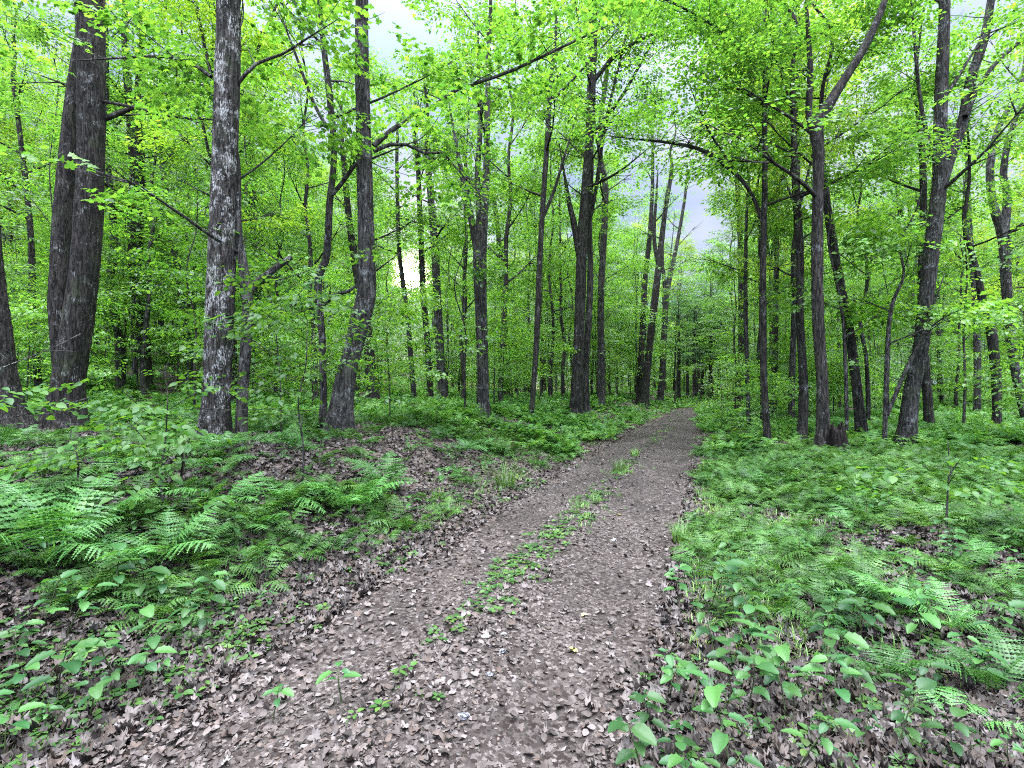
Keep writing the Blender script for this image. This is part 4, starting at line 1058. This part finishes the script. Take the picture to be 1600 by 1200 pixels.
# rotten stump beside the dark forked trunk
rs = np.random.RandomState(3)
x, y, z = hit(1303, 706)
st_parts = []
ang = np.linspace(0, 2*PI, 40, endpoint=False)
hs2 = .34+.2*np.abs(np.sin(ang*2.5+1))+.10*rs.rand(40); r_ = .24*(1+.25*np.sin(ang*3)+.12*rs.randn(40))
rows = []
for u, rm in ((-.1, 1.25), (.15, 1.1), (.5, .95), (.8, .85), (1., .75)):
    rows.append(np.stack([np.cos(ang)*r_*rm, np.sin(ang)*r_*rm, hs2*u], 1))
for u, rm in ((.75, .55), (.3, .4), (.15, .0)):
    rows.append(np.stack([np.cos(ang)*r_*rm, np.sin(ang)*r_*rm, hs2*u], 1))
V = np.concatenate(rows)+rs.randn(320, 3)*.008; ii = np.arange(320).reshape(8, 40)
F_ = np.stack([ii[:-1], np.roll(ii[:-1], -1, 1), np.roll(ii[1:], -1, 1), ii[1:]], -1).reshape(-1, 4)
tag(put('stump', mesh('stump', V, F_), M['rot'], None, (x, y, z)), 'blackened rotten stump leaning against the foot of the dark forked trunk', 'stump')
def log(a, b, r0, r1, m_, lab, name='fallen_log', lift=.0, stubs=3, bend=.1):
    rs = np.random.RandomState(int(abs(a[0])*10)); A = np.array(a, float); B = np.array(b, float)
    P = np.array([A, A*.66+B*.34+rs.randn(3)*bend*.5, A*.33+B*.67+rs.randn(3)*bend*.5, B]); Pr, Rr = resample(P, [r0, r0*.9+r1*.1, r0*.4+r1*.6, r1], .1)
    tb = [tube(Pr, Rr, 12, .07, 0, 2.)]
    for i in range(stubs):
        k = rs.randint(len(Pr)//4, len(Pr)-1); dr = rs.randn(3); dr[2] = abs(dr[2])+.3; tb.append(tube(arc(Pr[k], dr, rs.uniform(.2, .6), 4, 0, rs, .15), np.linspace(Rr[k]*.4, .006, 5), 5))
    tag(put(name, fix_quads(name, *merge(tb)), M[m_]), lab, 'log')
def gp(px, py, up=0.):
    x, y, z = hit(px, py); return (x, y, z+up)
log(gp(1640, 662, .25), gp(1562, 655, .18), .12, .06, 'bark_dark', 'dark fallen log propped up at the right edge of the photo')
log(gp(1600, 742, .05), gp(1440, 728, .06), .05, .03, 'bark_dark', 'thin rotting log lying in the ferns on the right', stubs=2)
log(gp(195, 778, .03), gp(300, 768, .03), .035, .025, 'rot', 'rotten stick half buried in the leaf litter of the mound', 'fallen_branch', stubs=2, bend=.04)
x, y, z = hit(150, 560); log((x, y, z+1.1), (x+4.2, y, z+.7), .09, .05, 'rot', 'dark fallen trunk lying up the slope behind the very thick leaning tree')
log(gp(300, 800, .03), gp(420, 770, .10), .012, .006, 'bark_dark', 'thin dead twig lying across the litter of the mound', 'fallen_branch', stubs=2, bend=.08)
log(gp(1500, 820, .05), gp(1620, 828, .08), .012, .006, 'bark_dark', 'thin dead twig in the ferns at the right edge', 'fallen_branch', stubs=1, bend=.08)

TW_IT = []; rs = np.random.RandomState(12)
for k in range(26):
    while True:
        y = 2.6*(9/2.6)**rs.rand(); x = rs.uniform(-.95, .95)*y; s_, t_ = st(x, y)
        if abs(t_) > 1.15 and abs(t_) < 6: break
    a = rs.uniform(0, 6.28); L_ = rs.uniform(.35, 1.1); z = float(gz(x, y))+.03
    P_ = arc([0, 0, 0], [math.cos(a), math.sin(a), .02], L_, 7, .0, rs, .1); P_[:, 2] = gz(P_[:, 0]+x, P_[:, 1]+y)-float(gz(x, y))+rs.uniform(0, .03, 8)
    rr_ = rs.uniform(.004, .011); tb = [tube(P_, np.linspace(rr_, .002, 8), 5, .05, 0, k)]
    for q in range(3):
        j = rs.randint(2, 7); b_ = a+rs.choice([-1, 1])*rs.uniform(.4, 1.)
        tb.append(tube(arc(P_[j], [math.cos(b_), math.sin(b_), rs.uniform(0, .3)], L_*.3, 4, 0, rs, .12), np.linspace(rr_*.5, .0015, 5), 4))
    o = put('fallen_twig', fix_quads('fallen_twig', *merge(tb)), M['bark_grey'], None, (x, y, z)); tag(o, None, 'twig'); TW_IT.append((o, 800+x/y*F, y))
rank_labels(TW_IT, '{} thin fallen twig out from the camera, {}', 'fallen twigs')
# saplings close to the camera, each with large leaves
def near_sapling(idx, label, stem, tiers, spread, nspr, cano='near', spr=SPR1, reach=.8, z0=.35, ds=1.):
    rs = np.random.RandomState(1200+idx)
    x0, d0, zb = hit(*stem[0]); P = []
    for i, (px, py) in enumerate(stem):
        P.append([(px-800)/F*d0, d0, CAMH+(600-py)/F*d0])
    P = np.array(P); P[0, 2] = zb-.03; o = np.array([P[0][0], d0, zb]); P -= o
    H = P[-1][2]; Pr, Rr = resample(P, np.linspace(.012, .004, len(P)), .08)
    tl, SP, SD = limbs(Pr, Rr, H*z0, H, tiers, rs, reach, (.0, .6), spread, nspr)
    root = empty('sapling', tuple(o)); tag(root, label, 'sapling')
    put('trunk', fix_quads('trunk', *merge([tube(Pr, Rr, 7, .05)]+[tube(a, r*.6, 3) for a, r, s in tl])), M['bark_grey'], root)
    put('crown', leaves_at('crown', SP, SD, spr, rs, (.45*ds, .75*ds), keep=keep_fn(rs), base=o), M[cano], root)
near_sapling(0, 'bushy sapling with layered leaves in front of the curved scaly trunk', [(473, 760), (474, 700), (466, 630), (478, 570), (480, 500)], 14, 4, 3, reach=1.0)
near_sapling(1, 'sapling with large drooping leaves in front of the white patched trunk', [(255, 800), (252, 740), (258, 690), (262, 630)], 8, 3, 2, reach=.7)
near_sapling(2, 'sapling reaching in from the left edge with big glossy leaves', [(-60, 800), (-50, 700), (-20, 620), (10, 560)], 7, 3, 2, reach=.8)
near_sapling(3, 'small sapling with a broad leaf before the very thick leaning trunk', [(120, 760), (122, 720), (110, 680)], 5, 2, 2, reach=.45)
near_sapling(4, 'thin sapling with red brown stem in the ferns on the right', [(1478, 830), (1480, 790), (1482, 745)], 5, 2, 1, reach=.4)
near_sapling(5, 'bright bushy young maple at the right rim of the far track', [(1128, 690), (1128, 640), (1126, 590)], 10, 4, 3, reach=1.2, cano='under', spr=SPR0, ds=1.3)
near_sapling(6, 'leafy sapling between the white patched and curved scaly trunks', [(440, 690), (438, 600), (432, 520), (436, 470)], 10, 4, 2, reach=1.1)
